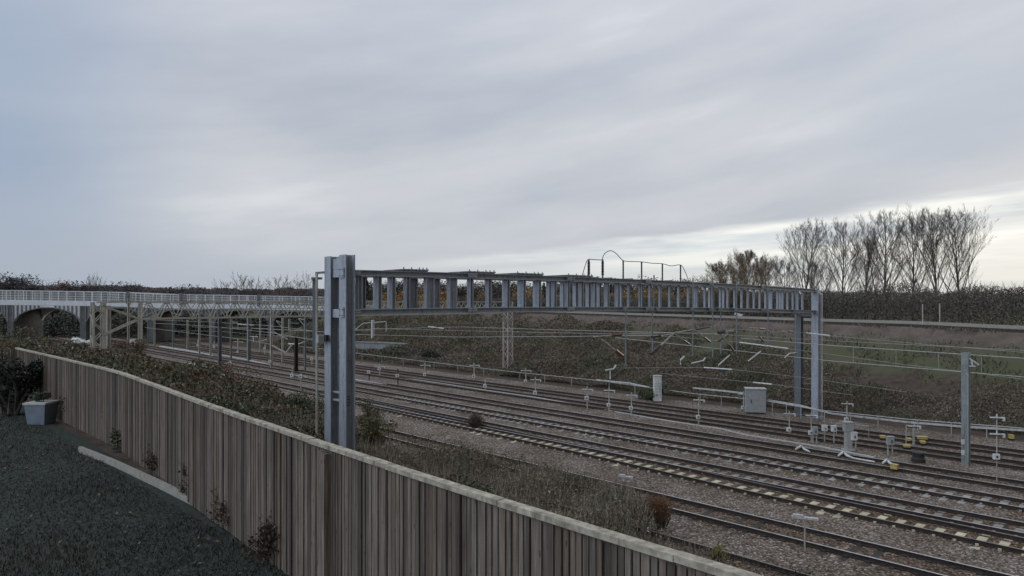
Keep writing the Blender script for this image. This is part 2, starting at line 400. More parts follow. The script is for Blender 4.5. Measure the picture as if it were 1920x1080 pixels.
# (the photographed tops are open, so only each flange is capped)
BAT = [675,712,738,765,807,850,884,918,953,983,1012,1041,1066,1092,1116,1140,1160,1181,1202,1221,1240,1258,1275,1293,1309,1324,1339,1353,1367,1380,1393,1405,1416,1427,1438,1449,1460,1470,1479,1489,1498,1507]
ts = np.linspace(CD/2+.01, PL-CD/2-.01, 40)
for uo in (0.0, US):
    for nm, zf, dz in (('top_chord',zt,-.12),('bottom_chord',zbm,.12)):
        b = MB(); hh = .24; n = len(ts); base = len(b.v)
        for th,(ya,yb) in (((-hh/2,-hh/2+.035),(-.15,.15)),((hh/2-.035,hh/2),(-.15,.15)),((-hh/2+.035,hh/2-.035),(-.02,.02))):
            base = len(b.v)
            for t in ts:
                z = zf(t)+dz
                for (yy,zz) in ((ya,th[0]),(yb,th[0]),(yb,th[1]),(ya,th[1])): b.v.append(tuple(PT(t,uo+yy,z+zz)))
            for i in range(n-1):
                for k in range(4): b.f.append((base+i*4+k, base+(i+1)*4+k, base+(i+1)*4+(k+1)%4, base+i*4+(k+1)%4)); b.m.append(0)
            b.f.append((base,base+1,base+2,base+3)); b.m.append(0)
            q = base+4*(n-1); b.f.append((q+3,q+2,q+1,q)); b.m.append(0)
        b.build(nm, M['galv'], gan)
    for k,bx in enumerate(BAT):
        t = PP(bx,550,-.1)[1]
        if not CD/2+.15 < t < PL-CD/2-.15 or (uo and t > 16 and k%2): continue
        b = MB(); icol(b, PT(t,uo,0), zbm(t)+.24, zt(t)-.24, .26 if t < 16 else .13, .40 if k in (4,5) else (.17 if t < 16 else .12), .022)
        b.build('batten', M['galv'], gan)
for (x0,x1) in ((723,785),(844,910),(934,1000),(1030,1092)):
    t0 = PP(x0,505,.6)[1]; t1 = PP(x1,505,.6)[1]; b = MB(); z = zt((t0+t1)/2)+.03
    for uo in (0,US): b.bar(PT(t0,uo,zt(t0)+.022), PT(t1,uo,zt(t1)+.022), .26, .036)
    n = 7
    for i in range(n):
        t = t0+(t1-t0)*(.28+.7*i/(n-1)); b.bar(PT(t,-.2,zt(t)+.07), PT(t,US+.2,zt(t)+.07), .06, .05)
        if i%2 == 0 or i > 4: b.tube([PT(t,-.1,zt(t)+.09),PT(t,-.1,zt(t)+.17)], .025, 5)
    b.build('splice_plate', M['galv_dark'], gan)
for zc in (zt(0)-.12, zbm(0)+.12):
    for uo in (0.,US):
        b = MB(); b.box(PT(.36,uo-.165,zc-.1),.3,.02,.2,E)
        for i in range(3):
            for j in range(2): q = PT(.26+.1*i,uo-.175,zc-.05+.1*j); b.tube([q,q-N*.03],.02,6,mi=1)
        b.build('gusset_plate',[M['galv'],M['galv_dark']],gan)
    b = MB(); b.box(PT(-.235,0,zc-.2),.03,.36,.4,E)
    for i in (-1,1):
        for j in (-1,1): q = PT(-.25,.12*i,zc+.12*j); b.tube([q,q-E*.03],.024,6,mi=1)
    b.build('gusset_plate',[M['galv'],M['galv_dark']],gan)
for t in np.arange(6.,PL-2,6.2):
    for zf,dz in ((zt,-.12),(zbm,.12)):
        b = MB()
        b.box(PT(t,-.165,zf(t)+dz-.085),.5,.012,.17,E)
        for i in range(4):
            for j in (-1,1): q = PT(t-.18+.12*i,-.17,zf(t)+dz+.045*j); b.tube([q,q-N*.025],.018,5,mi=1)
        b.build('bolted_joint',[M['galv'],M['galv_dark']],gan)
# insulators and jumper cable on top
INS = [(1104,487,518,1),(1130,487,516,1),(1168.5,489,519,0),(1203,491,521,0),(1242,495,524,0),(1276,497,527,0)]
for (x,y0,y1,big) in INS:
    p1,t = PP(x,y0,.5); p0 = PT(t,.5,zt(t)-.02); b = MB(); n = 9; r = .085 if big else .055
    b.tube([p0,p0+Vector((0,0,.2))], .05, 6)
    for i in range(n):
        z = p0.z+.2+(p1.z-p0.z-.28)*i/n; dz = (p1.z-p0.z-.28)/n
        b.tube([(p0.x,p0.y,z),(p0.x,p0.y,z+dz*.5),(p0.x,p0.y,z+dz)], [r*.6,r,r*.6], 8, False, 1)
    b.tube([(p0.x,p0.y,p1.z-.1),(p0.x,p0.y,p1.z+.02)], .05, 6)
    b.bar(PT(t,-.15,zt(t)+.02), PT(t,US+.1,zt(t)+.02), .12, .04)
    b.build('insulator', [M['galv_dark'],M['insul']], gan)
def cabpts(lst, uo=.5):
    P = [PP(x,y,uo)[0] for x,y in lst]; out = []
    for i in range(len(P)-1):
        p0,p1,p2,p3 = P[max(i-1,0)],P[i],P[i+1],P[min(i+2,len(P)-1)]
        for k in range(6):
            s_ = k/6; out.append(.5*((2*p1)+(p2-p0)*s_+(2*p0-5*p1+4*p2-p3)*s_*s_+(3*p1-p0-3*p2+p3)*s_**3))
    return out+[P[-1]]
b = MB(); b.tube(cabpts([(1092,516),(1098,496),(1103,486.5),(1115,487),(1130,487.5)]), .022, 5)
b.tube(cabpts([(1129,487),(1132,478),(1139,471.5),(1147,470.5),(1156,476),(1168.5,488.5),(1185,490.5),(1203,491),(1222,493.5),(1242,494.5),(1258,498.5),(1276,497),(1284,508),(1291.5,527)]), .022, 5)
b.build('jumper_cable', M['galv_dark'], gan)
# drop tubes with cantilever arms
def drop(x, y1, up=0, uo=-.02, arms=()):
    t = PP(x,585,uo)[1]; p1 = PP(x,y1,uo-.2)[0]; b = MB(); top = zbm(t)+.3 if not up else zt(t)+up
    q = PT(t,uo-.2)
    b.tube([(q.x,q.y,top),(q.x,q.y,p1.z)], .042, 8); b.bar(PT(t,-.28,zbm(t)+.1),PT(t,-.02,zbm(t)+.1), .2, .2)
    d = b.build('drop_tube', M['mast'], gan)
    for (kind, pts, r) in arms:
        b = MB(); P = [PP(px,py,uo-.2)[0] for px,py in pts]; b.tube(P, r, 6)
        if kind == 'red': b.tube([P[0]*.35+P[1]*.65,P[1]], r*2.4, 7, mi=1); o = b.build('cantilever_arm',[M['lattice'],M['redins']],gan)
        elif kind == 'dark': b.tube([P[0]*.4+P[1]*.6,P[1]], r*1.9, 7, mi=1); o = b.build('cantilever_arm',[M['lattice'],M['insul']],gan)
        else:
            b.tube([Vector((q.x,q.y,p1.z+.03)),P[-1]],.016,5,mi=1); o = b.build('registration_arm',[M['white'],M['galv_dark']],gan)
        o.parent = d; o.matrix_parent_inverse = Matrix.Identity(4)
drop(1168,686,0,-.02,[('red',[(1113,631.5),(1165,627)],.035),('red',[(1129,637),(1167,667)],.04),('reg',[(1136,694),(1150,692),(1155,685)],.045),('reg',[(1144,695),(1144,711)],.03)])
drop(1218,670,0,-.02,[('dark',[(1262,626),(1222,632)],.035),('dark',[(1262,626),(1221,664)],.05)])
drop(1294,667,.25,-.02,[('dark',[(1263,624),(1330,613)],.035),('dark',[(1266,626),(1293,646)],.03),('reg',[(1276,683),(1276,675),(1283,668)],.05)])
drop(1331,670,.25,-.02,[('dark',[(1304,619),(1331,641)],.035),('reg',[(1297,681),(1319,676),(1322,671)],.045)])
drop(1346,664,0,-.02,[('dark',[(1375,619),(1347,624)],.05),('dark',[(1366,625),(1347,640)],.03)])
drop(1376,664,.2,-.02,[('dark',[(1349,626),(1376,622)],.045),('dark',[(1355,629),(1375,657)],.035),('reg',[(1347,685),(1362,671),(1368,666)],.04)])
drop(1435,644,.2,-.02,[('dark',[(1406,614),(1434,617)],.035),('dark',[(1412,617),(1432,640)],.025),('reg',[(1403,677),(1416,667),(1426,659)],.04)])
drop(1487,671,.3,-.02,[('dark',[(1467,620.5),(1487,621.5)],.03),('dark',[(1474,624),(1486,641)],.025),('reg',[(1471,671),(1480,663),(1494,661)],.04)])
drop(1221,583,.3,.3)
def wirebar(name, p0, p1, r, label, cat, mat='white', group=None):
    b = MB(); b.tube([p0,p1], r, 6); o = b.build(name, M[mat]); tag(o, label, cat, group); return o

# earthing pole with pulley arms beside the near columns, attached box
pole = thing('tension_pole', GZ(594,790,2.2), 'slim pale tensioning pole with T arms left of the near gantry column', 'pole')
q = W(594,0,27.6); b = MB(); b.tube([(q.x,q.y,1.9),(q.x,q.y,W(594,512,27.6).z)], .05, 7); b.build('pole_tube', M['lattice'], pole)
q2 = W(589.5,0,27.8); b = MB(); b.bar((q2.x,q2.y,W(0,660,27.8).z),(q2.x,q2.y,W(0,523,27.8).z), .13, .1, (0,1,0)); b.build('weight_guide', M['galv_dark'], pole)
b = MB(); b.bar(W(584,522,27.7),W(604,522,27.7), .08, .09); b.bar(W(592,512,27.7),W(611,510.5,27.4), .06, .09); b.bar(W(593,512,27.6),W(593,520,27.6), .06,.06,(0,1,0)); b.build('cross_arm', M['galv_dark'], pole)
b = MB(); b.box(W(604,642,27.2), .44, .25, .30, E); b.box(W(612,640,26.95), .12, .2, .26, E, 1); b.build('pulley_box', [M['grey'],M['dark']], pole)
q = W(1541.5,0,50.3); b = MB(); b.tube([(q.x,q.y,-.2),(q.x,q.y,W(0,549,50.3).z)], .045, 6); b.tube([(q.x,q.y,W(0,553,50.3).z),W(1533,546,51.)], .04, 5)
o = b.build('earthing_pole', M['lattice_rust']); tag(o, 'thin vertical rod just right of the far gantry column', 'pole')

# ------------------------------------------------------------------ old lattice portal gantries
def lattice_gantry(L, Rr, zL, zR, ztopL, ztopR, depth, label, mat='lattice', panel=1.4, sep=.8, legw=.5, haunch=2.9, rleg='lattice_rust'):
    a = Vector((L.x,L.y,0)); c = Vector((Rr.x,Rr.y,0)); ln = (c-a).length; e = (c-a)/ln; n = Vector((-e.y,e.x,0))
    t0 = thing('lattice_gantry', (a.x,a.y,zL), label, 'gantry', 'old lattice portal gantries')
    def P(t, w, z): return a+e*t+n*w+Vector((0,0,z))
    top = lambda t: ztopL+(ztopR-ztopL)*t/ln
    for (t,zb_,m,kd) in ((0,zL,mat,1),(ln,zR,rleg,-1)):
        b = MB()
        for w in (0,sep):
            for dt in (-legw*.5, legw*.5):
                b.bar(P(t+dt,w,zb_), P(t+dt,w,top(t)), .13 if dt*kd<0 else .24, .12, n)
            z = zb_+.1; k = 0; st = legw*.95
            while z+st < top(t):
                s_ = 1 if k%2 else -1
                b.bar(P(t-s_*legw*.45,w-.03,z), P(t+s_*legw*.45,w-.03,z+st), .065,.06, n); z += st; k += 1
        z = zb_+.3; k = 0
        while z+sep < top(t):
            s_ = k%2
            for dt in (-legw*.5-.05, legw*.5+.05): b.bar(P(t+dt,s_*sep,z), P(t+dt,(1-s_)*sep,z+sep), .05,.05,e)
            z += sep; k += 1
        b.build('lattice_leg', M[m], t0)
    for w in (0,sep):
        b = MB(); b.bar(P(0,w,top(0)), P(ln,w,top(ln)), .13,.12); b.build('top_chord', M[mat], t0)
        b = MB(); b.bar(P(haunch,w,top(haunch)-depth), P(ln-haunch*.6,w,top(ln-haunch*.6)-depth), .13,.13)
        b.build('bottom_chord', M[mat], t0)
        for (pa,pb) in ((P(.2,w,top(0)-.25),P(haunch,w,top(haunch)-depth)),(P(.2,w,top(0)-depth*1.95),P(haunch,w,top(haunch)-depth)),(P(ln-.2,w,top(ln)-.25),P(ln-haunch*.6,w,top(ln)-depth)),(P(ln-.2,w,top(ln)-depth*1.8),P(ln-haunch*.6,w,top(ln)-depth))):
            b = MB(); b.bar(pa,pb,.12,.11); b.build('knee_brace', M[mat], t0)
        b = MB(); t = haunch; k = 0
        while t+panel*.5 < ln-haunch*.6:
            lo, hi = P(t,w,top(t)-depth), P(t+panel*.5,w,top(t)); lo2 = P(t+panel,w,top(t)-depth)
            b.bar(lo,hi,.075,.07,n); b.bar(hi,lo2,.075,.07,n); t += panel
        b.build('diagonal_lacing', M[mat], t0)
    b = MB(); t = haunch
    while t < ln-haunch*.6:
        b.bar(P(t,0,top(t)-depth),P(t,sep,top(t)-depth),.07,.06); b.bar(P(t,0,top(t)),P(t+panel,sep,top(t)),.06,.06); t += panel
    b.build('cross_brace', M[mat], t0)
    return t0
Lg = W(186,0,52.); Rg = W(957,0,82.4)
lattice_gantry(Lg, Rg, 3.4, -.25, W(0,566.5,52).z, W(0,566,82.4).z, 1.36, 'old cream lattice portal gantry whose left leg rises behind the fence', legw=.74)
lattice_gantry(W(262,0,112.), W(735,0,128.), .2, -.2, W(0,567,112).z+.1, W(0,564,128).z, 1.3, 'old lattice portal gantry farther back, just before the arched bridge', panel=1.6, legw=.45)

# ------------------------------------------------------------------ masts
def mast(px, y0, y1, wpx, mat, label, arms=(), z=0., prof='h'):
    p = GZ(px,y1,z); d = p.y; w = wpx*d/F; t = thing('line_mast', p, label, 'mast', 'overhead line masts'); zt_ = W(0,y0,d).z; b = MB()
    b.box(p+E*(-w*.42)+Vector((0,0,-.3)), .03+w*.06, w*.9, zt_-z+.3, E); b.box(p+E*(w*.42)+Vector((0,0,-.3)), .03+w*.06, w*.9, zt_-z+.3, E); b.box(p+Vector((0,0,-.3)), w*.75, .03, zt_-z+.3, E)
    b.build('mast_column', M[mat], t)
    for pts, r, m in arms:
        b = MB(); b.tube([W(x,y,d-.05) for x,y in pts], r, 6); b.build('cantilever_arm', M[m], t)
    return t, p, d
t,p,d = mast(1811,661,866,13,'mast','tall grey H mast standing among the tracks on the right',[([(1817,672),(1835,684)],.045,'white'),([(1821,675),(1823,686)],.05,'white'),([(1816,687),(1828,687)],.045,'white')])
b = MB()
for y in (829,849): b.box(W(1805.5,y+4,d-.35), .17, .03, .26, (1,0,0))
b.build('number_plate', M['white'], t)
b = MB(); b.tube([W(1815,703,d-.4),W(1815,866,d-.4)], .03, 5); b.tube([W(1816,703,d-.4),W(1811,701,d-.2)],.03,5); b.build('earth_lead', M['grey'], t)
mast(699,600,661,4.5,'white','pale mast with a long bracket right of the near gantry column',[([(664,620),(681,606),(724,603)],.06,'white'),([(699,602),(684,605)],.05,'dark'),([(724,603),(724,622)],.05,'white'),([(664,620),(699,619)],.04,'lattice')])
mast(262,567,650,6,'lattice','thick pale mast in front of the bridge beside a white cabinet',[([(262,570),(244,590)],.05,'lattice')], z=.6)
mast(204,573,663,6.5,'lattice','pale mast directly behind the left lattice leg', z=2.0)
mast(241,560,640,4,'lattice','slim mast between the lattice leg and the thick pale mast', z=.6)
mast(352,600,654,3,'lattice','short grey mast where the tracks pass under the bridge')
mast(374,585,664,3,'lattice','thin tan mast left of the dark mast',[([(374,588),(360,600)],.05,'lattice')])
mast(412,590,686,6,'galv_dark','dark mast with a flat top arm in the middle of the junction',[([(402,609),(424,608)],.09,'dark'),([(412,611),(410,686)],.05,'lattice')])
mast(467,592,674,6.5,'mast','grey mast with a pale level arm under the lattice beam',[([(446,608),(475,609.5)],.09,'white'),([(468,631),(483,631)],.07,'white'),([(475,632),(475,641)],.06,'white')])
mast(509,582,683,4.5,'lattice','pale round mast with sloping arms left of the near gantry column',[([(510,648),(536,662)],.13,'lattice'),([(536,662),(546,648)],.11,'lattice'),([(513,622),(540,637)],.06,'lattice')])
mast(555,632,694,6.5,'rust','short rusty mast left of the near gantry column',[([(541,645),(553,645)],.1,'white')])
mast(543,598,640,3,'lattice','far thin mast behind the rusty mast',[([(543,606),(560,606)],.05,'lattice'),([(543,640),(530,631)],.05,'lattice')])
mast(82,573,612,4,'lattice','mast in the middle of the leftmost bridge arch',[([(97,579),(112,577)],.08,'lattice'),([(84,592),(115,604)],.06,'lattice')], z=1.5)
mast(49,568,606,2.6,'lattice','slimmest mast at the left end of the leftmost bridge arch', z=1.5)
for (x,y0,y1,w,mt,lab,arms) in ((290,588,649,2.6,'lattice','pale thin mast first right of the thick pale mast',[([(290,592),(278,596)],.05,'lattice')]),
  (325,584,652,3,'mast','grey thin mast before the second bridge arch',[([(325,588),(340,590)],.06,'lattice'),([(325,600),(339,591)],.05,'lattice')]),
  (395,588,668,2.6,'lattice','pale thin mast close left of the dark mast',[([(395,592),(382,598)],.05,'lattice')]),
  (433,598,672,3,'mast','grey thin mast between the dark mast and the level armed mast',[([(433,602),(446,606),(446,618)],.05,'lattice')]),
  (488,590,660,2.6,'lattice','pale thin mast right of the level armed mast',[([(488,640),(500,636)],.06,'white')]),
  (530,596,678,3,'lattice','tan thin mast left of the rusty mast',[([(530,606),(518,601)],.05,'lattice'),([(530,615),(518,602)],.04,'lattice')]),
  (572,588,692,3,'mast','grey thin mast closest to the tensioning pole',[([(572,600),(560,597)],.06,'lattice'),([(572,612),(560,598)],.05,'lattice'),([(572,640),(558,646)],.06,'white')])):
    mast(x,y0,y1,w,mt,lab,arms)
# tall posts on the embankment
for (x,y0,y1,lab) in ((1730,570,612.5,'left one of two thin poles before the dark thicket'),(1762,569,613.5,'right one of two thin poles before the dark thicket')):
    d = 66.; b = MB(); b.tube([W(x,y1,d),W(x,y0,d)], .055, 6); b.box(W(x,y1+1,d),.3,.3,.08); o = b.build('thin_pole', M['lattice_rust']); tag(o, lab, 'pole', 'thin poles on the embankment')

# ------------------------------------------------------------------ bridge
brg = thing('arched_bridge', W(300,610,140.), 'pale concrete bridge with low arches and a mesh parapet across the tracks', 'bridge')
BX = [-70,20,156,282,398,508,612]
def bd(px): return 138+10*(px-20)/600.
def bz(px): return np.interp(px,[-70,0,200,300,500,640],[8.95,8.85,8.55,8.1,7.75,7.45])
def BP(px, z, back=0.): p = W(px,0,bd(px)); return Vector((p.x+.05*back,p.y+back,z))
WD = 8.0
xs = list(range(-70,641,10))
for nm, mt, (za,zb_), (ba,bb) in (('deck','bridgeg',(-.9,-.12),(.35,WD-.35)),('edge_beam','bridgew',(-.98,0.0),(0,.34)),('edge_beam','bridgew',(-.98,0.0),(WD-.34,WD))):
    b = MB()
    for x in xs:
        for (k,zz) in ((ba,za),(bb,za),(bb,zb_),(ba,zb_)): b.v.append(tuple(BP(x,bz(x)+zz,k)))
    n = len(xs)
    for i in range(n-1):
        for k in range(4): b.f.append((i*4+k,(i+1)*4+k,(i+1)*4+(k+1)%4,i*4+(k+1)%4)); b.m.append(0)
    b.f += [(0,1,2,3),(4*n-1,4*n-2,4*n-3,4*n-4)]; b.m += [0,0]
    b.build(nm, M[mt], brg)
for si in range(len(BX)-1):
    x0, x1 = BX[si]+5, BX[si+1]-5; ns = 16
    for back in (.05, WD-.45):
        b = MB()
        for i in range(ns+1):
            s_ = i/ns; x = x0+(x1-x0)*s_; zc = 4.3+3.0*(1-(2*s_-1)**2)**.6*min(1,(bz(x)-5.2)/3.2)
            zc = min(zc, bz(x)-1.25)
            for (k,z) in ((back,bz(x)-1.0),(back+.4,bz(x)-1.0),(back+.4,zc),(back,zc)): b.v.append(tuple(BP(x,z,k)))
        for i in range(ns):
            for k in range(4): b.f.append((i*4+k,(i+1)*4+k,(i+1)*4+(k+1)%4,i*4+(k+1)%4)); b.m.append(0)
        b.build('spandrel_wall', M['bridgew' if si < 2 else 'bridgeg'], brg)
    b = MB()
    for i in range(0,ns+1):
        s_ = i/ns; x = x0+(x1-x0)*s_; zc = min(4.3+3.0*(1-(2*s_-1)**2)**.6*min(1,(bz(x)-5.2)/3.2), bz(x)-1.25)
        if bz(x)-1.0-zc > .5: b.bar(BP(x,bz(x)-1.0,-.06),BP(x,zc+.06,-.06), .22,.2,(0,1,0))
        if i: b.bar(BP(xp,zp,-.02),BP(x,zc,-.02),.3,.2)
        xp, zp = x, zc
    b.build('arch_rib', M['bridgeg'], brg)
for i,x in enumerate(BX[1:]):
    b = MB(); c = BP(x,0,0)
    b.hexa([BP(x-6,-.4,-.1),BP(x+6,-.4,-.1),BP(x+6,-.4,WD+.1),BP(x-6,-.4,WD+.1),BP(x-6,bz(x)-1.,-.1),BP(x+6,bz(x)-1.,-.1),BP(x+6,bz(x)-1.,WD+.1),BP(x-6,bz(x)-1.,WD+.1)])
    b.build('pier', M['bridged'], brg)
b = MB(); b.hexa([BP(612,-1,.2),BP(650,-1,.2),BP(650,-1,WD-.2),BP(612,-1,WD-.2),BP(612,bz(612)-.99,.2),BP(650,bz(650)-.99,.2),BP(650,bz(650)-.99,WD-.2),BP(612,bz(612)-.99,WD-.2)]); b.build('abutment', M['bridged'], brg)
for back in (.17, WD-.17):
    b = MB(); ph = 2.0
    for x in xs[:-1]:
        for z,w in ((ph,.16),(1.45,.05),(.95,.05),(.45,.05)): b.bar(BP(x,bz(x)+z,back),BP(x+10,bz(x+10)+z,back),.08,w)
    x = -70.
    while x < 640:
        b.bar(BP(x,bz(x),back),BP(x,bz(x)+ph,back),.10,.12,(0,1,0)); x += 16.2
    b.build('parapet_rail', M['bridgew'], brg)
    b = MB(); x = -70.
    while x < 640:
        b.bar(BP(x,bz(x)+.06,back+.05),BP(x,bz(x)+ph-.08,back+.05),.075,.03,(0,1,0)); x += 1.8
    b.build('mesh_infill', M['grey'], brg)
for x in (241,485,340):
    b = MB(); b.bar(BP(x,bz(x)-.3,-.25),BP(x,bz(x)+2.3,-.25),.5,.4,(0,1,0)); b.build('parapet_pilaster', M['galv_dark'], brg)
# low concrete wall beyond the tracks
b = MB(); P = [PO(668,642,23.),PO(715,643,23.),PO(763,646,23.)]; b.strip(P,[(-.25,-1.2),(.25,-1.2),(.25,0.0),(-.25,.0)]); b.strip(P,[(-.4,.003),(.4,.003),(.4,.16),(-.4,.16)])
tag(b.build('retaining_wall', M['bridgeg']),'low pale concrete wall beyond the tracks right of the near column','wall')

# ------------------------------------------------------------------ raised line along the top of the bank
uu = list(np.arange(-20,150,3.))
def CP(u, do, dz): o,z = crest(u); return UO(u, float(o)+do, float(z)+dz)
t = thing('railway_track', CP(40,0,0), 'raised single track along the top of the grassy bank', 'railway track', 'railway tracks')
for do in (0.,1.5):
    b = MB(); P = [CP(u,do,.22) for u in uu]; b.strip(P,[(-.07,-.2),(.07,-.2),(.04,-.02),(.04,0),(-.04,0),(-.04,-.02)]); b.build('rail', M['rust'], t)
b = MB(); b.strip([CP(u,-.45,.02) for u in uu],[(-.3,-.5),(.3,-.5),(.3,.0),(-.3,.0)]); b.build('kerb_board', M['timber'], t)
b = MB(); b.strip([CP(u,3.4,0) for u in uu],[(-.2,-.1),(.2,-.1),(.2,.46),(-.2,.46)]); tag(b.build('cable_trough', M['edging']),'tan cable trough beside the raised track on the bank','cable trough')
b = MB(); p = W(1385,606,90.); s0 = thing('white_sign', p, 'small white sign on a short post below the raised track', 'sign')
b.tube([W(1384,603,88),W(1384,590,88)],.05,6); b.build('sign_post', M['grey'], s0)
b = MB(); b.bar(W(1377.5,588,87.9),W(1392,591.5,87.9),.06,.33); b.build('sign_plate', M['white'], s0)

# ------------------------------------------------------------------ wires, troughs, hoses
def wire(pts, r, label, sag=0.):
    P = []
    for i in range(len(pts)-1):
        for k in range(8):
            s_ = k/8; q = pts[i].lerp(pts[i+1],s_); q.z -= sag*4*s_*(1-s_); P.append(q)
    P.append(pts[-1]); b = MB(); b.tube(P, r, 5); tag(b.build('overhead_wire', M['wire']), label, 'wire', 'overhead wires')
wire([PO(x,y,10.) for x,y in ((1154,633),(1560,677),(1920,707),(2050,716))], .026, 'lower overhead wire sloping down to the right edge')
wire([PO(x,y,10.) for x,y in ((1390,634),(1560,648),(1920,672),(2050,680))], .026, 'upper overhead wire to the right edge')
wire([PO(x,y,16.) for x,y in ((1330,626),(1560,639),(1920,657))], .015, 'thinnest overhead wire above the green bank')
wire([PO(x,y,8.7) for x,y in ((430,613),(610,622),(667,627),(860,632),(1060,631),(1262,628))], .026, 'overhead wire level behind the near column')
wire([PO(x,y,12.) for x,y in ((667,618),(860,613),(1060,619),(1345,626))], .024, 'upper overhead wire in front of the lattice leg')
wire([PO(x,y,12.) for x,y in ((700,616),(900,621),(1150,626),(1264,624))], .02, 'middle overhead wire in front of the lattice leg')
wire([PO(x,y,3.7) for x,y in ((272,614),(360,625),(463,637),(509,646))], .03, 'overhead wire sloping across the dark bridge arches')
wire([PO(x,y,8.7) for x,y in ((360,613),(495,617),(610,622))], .028, 'overhead wire under the far lattice beam')
wire([PO(x,y,0.) for x,y in ((290,606),(400,612),(509,624),(600,640))], .026, 'overhead wire crossing behind the thin masts at left')
wire([PO(x,y,0.) for x,y in ((290,600),(400,604),(509,611),(600,622))], .022, 'highest thin wire between the masts at left')
wire([PO(x,y,12.) for x,y in ((300,618),(420,622),(600,636))], .024, 'low wire in front of the dark bridge arches')
DR = []
for x,ya,yb in ((330,602,608.5),(365,603,610.5),(400,604,612),(436,606.5,616),(472,608.5,620),(509,611,624),(545,616,630),(575,619,636)): DR.append((PO(x,ya,0.),PO(x,yb,0.),.016))
for x,ya,yb in ((900,614,621),(960,616,622),(1068,619,624),(1040,618,623.5),(1600,652,680.5),(1680,657,686.5),(1760,661.5,693.5),(1840,667,700)): DR.append((PO(x,ya,11.),PO(x,yb,11.),.014))
for (p,q,r) in DR:
    b = MB(); b.tube([p,q],r,4); tag(b.build('wire_dropper', M['wire']),'thin vertical dropper hanging between two overhead wires','dropper','droppers between the overhead wires')
for (x0,y0,x1,y1,lab) in ((1387,642,1478,653.5,'long white insulator rod under the gantry drop tubes'),(1512,624,1556,629.5,'short white rod crossing the far gantry column'),(1320,689,1373,692.8,'white rod low against the brown bank'),(1412,717,1447,720.5,'white rod lying above the grey cabinet'),(803,612,832,616,'small white rod between overhead wires')):
    wirebar('insulator_rod', PO(x0,y0,14.5), PO(x1,y1,14.5), .055, lab, 'insulator rod', 'white', 'white insulator rods')
for i,(pts) in enumerate((((1168,629),(1262,631),(1387,642),(1478,653.5),(1700,684),(1960,716)),((1376,617),(1512,624),(1556,629.5),(1740,646),(1960,664)),((1154,690),(1320,689),(1373,692.8),(1500,707),(1700,735)),((1240,700),(1412,717),(1447,720.5),(1600,741)))):
    wire([PO(x,y,14.5) for x,y in pts], .012, ('thin wire running through the long white insulator rod','thin wire running through the short white rod by the far column','thin wire through the white rod low on the brown bank','thin wire through the white rod above the grey cabinet')[i])
def trough(pts, label, w=.26, h=.16, mat='trough', z0=0., cat='cable trough'):
    b = MB(); P = []
    for i in range(len(pts)-1):
        for k in range(6): P.append(pts[i].lerp(pts[i+1],k/6))
    P.append(pts[-1]); b.strip(P,[(-w/2,z0-.2),(w/2,z0-.2),(w/2,z0+h),(-w/2,z0+h)]); return tag(b.build('cable_trough', M[mat]), label, cat, 'cable troughs')
trough([GZ(*p,-.12) for p in ((718,701.5),(812,716),(910,731),(1002,744),(1120,765),(1225,784),(1300,795.5),(1350,803),(1400,815),(1470,826),(1540,837),(1640,857))],'long white cable trough bending between the middle tracks', .10, .01)
trough([GZ(*p,-.12) for p in ((415,665.5),(465,675),(513,686),(607,701),(668,712),(760,725))],'pale cable trough left of the near gantry column', .24, .05)
trough([GZ(*p,-.12) for p in ((300,650),(350,658),(400,668))],'far short cable trough near the bridge', .4, .15)
el = thing('cable_trough', PO(1200,735,17.), 'raised pale trough on short posts along the foot of the bank', 'cable trough', 'cable troughs')
L1 = [PO(x,y,o) for x,y,o in ((560,649,18.2),(667,662,18.2),(800,678,18.2),(960,697,18.),(1127,714,17.6),(1300,738,16.5),(1440,752,15.5),(1530,768,15.),(1700,786,15.8),(1920,803,17.))]
b = MB(); b.tube(L1, .03, 6); b.build('trough_pipe', M['trough'], el)
for seg in (((1118,712,17.6),(1180,718,17.4),(1230,729,17.)),((1300,727,17.6),(1360,733,17.2),(1394,737,17.)),((1440,750,16.),(1500,760,15.6),(1560,775,15.4),(1700,791,15.9),(1800,799,16.4),(1930,807,17.1))):
    b = MB(); b.strip([PO(*s_) for s_ in seg],[(-.08,-.07),(.08,-.07),(.08,.04),(-.08,.04)]); b.build('trough_channel', M['trough'], el)
for i in range(len(L1)-1):
    for s_ in (.1,.4,.7):
        q = L1[i].lerp(L1[i+1],s_); b = MB(); z = min(float(ground_z(*uo_of(q.x,q.y))),q.z-.3); b.tube([(q.x,q.y,z-.2),(q.x,q.y,q.z)],.035,5); b.build('trough_post', M['grey'], el)
for (pts,lab) in ((((1492,842),(1502,838.5),(1508,842),(1518,847)),'leftmost white looped hose across the track'),(((1572,854),(1581,850),(1588,854),(1600,859),(1640,866)),'middle white looped hose across the track'),(((1655,868),(1662,865),(1668,868),(1676,871)),'rightmost white looped hose ending at a yellow box')):
    b = MB(); P = [GZ(*p)+Vector((0,0,.06 if i in(1,) else .0)) for i,p in enumerate(pts)]; b.tube(P,[.05,.09,.07]+[.04]*(len(P)-3),7); tag(b.build('hose', M['white']),lab,'hose','white hoses')
b = MB(); b.box(GZ(1677,879),.32,.22,.22,(Ux,Uy,0)); b.box(GZ(1677,879)+Vector((0,0,.22)),.36,.26,.03,(Ux,Uy,0)); tag(b.build('junction_box', M['yellow']),'small cream box lying between rails at the end of the hose','box')

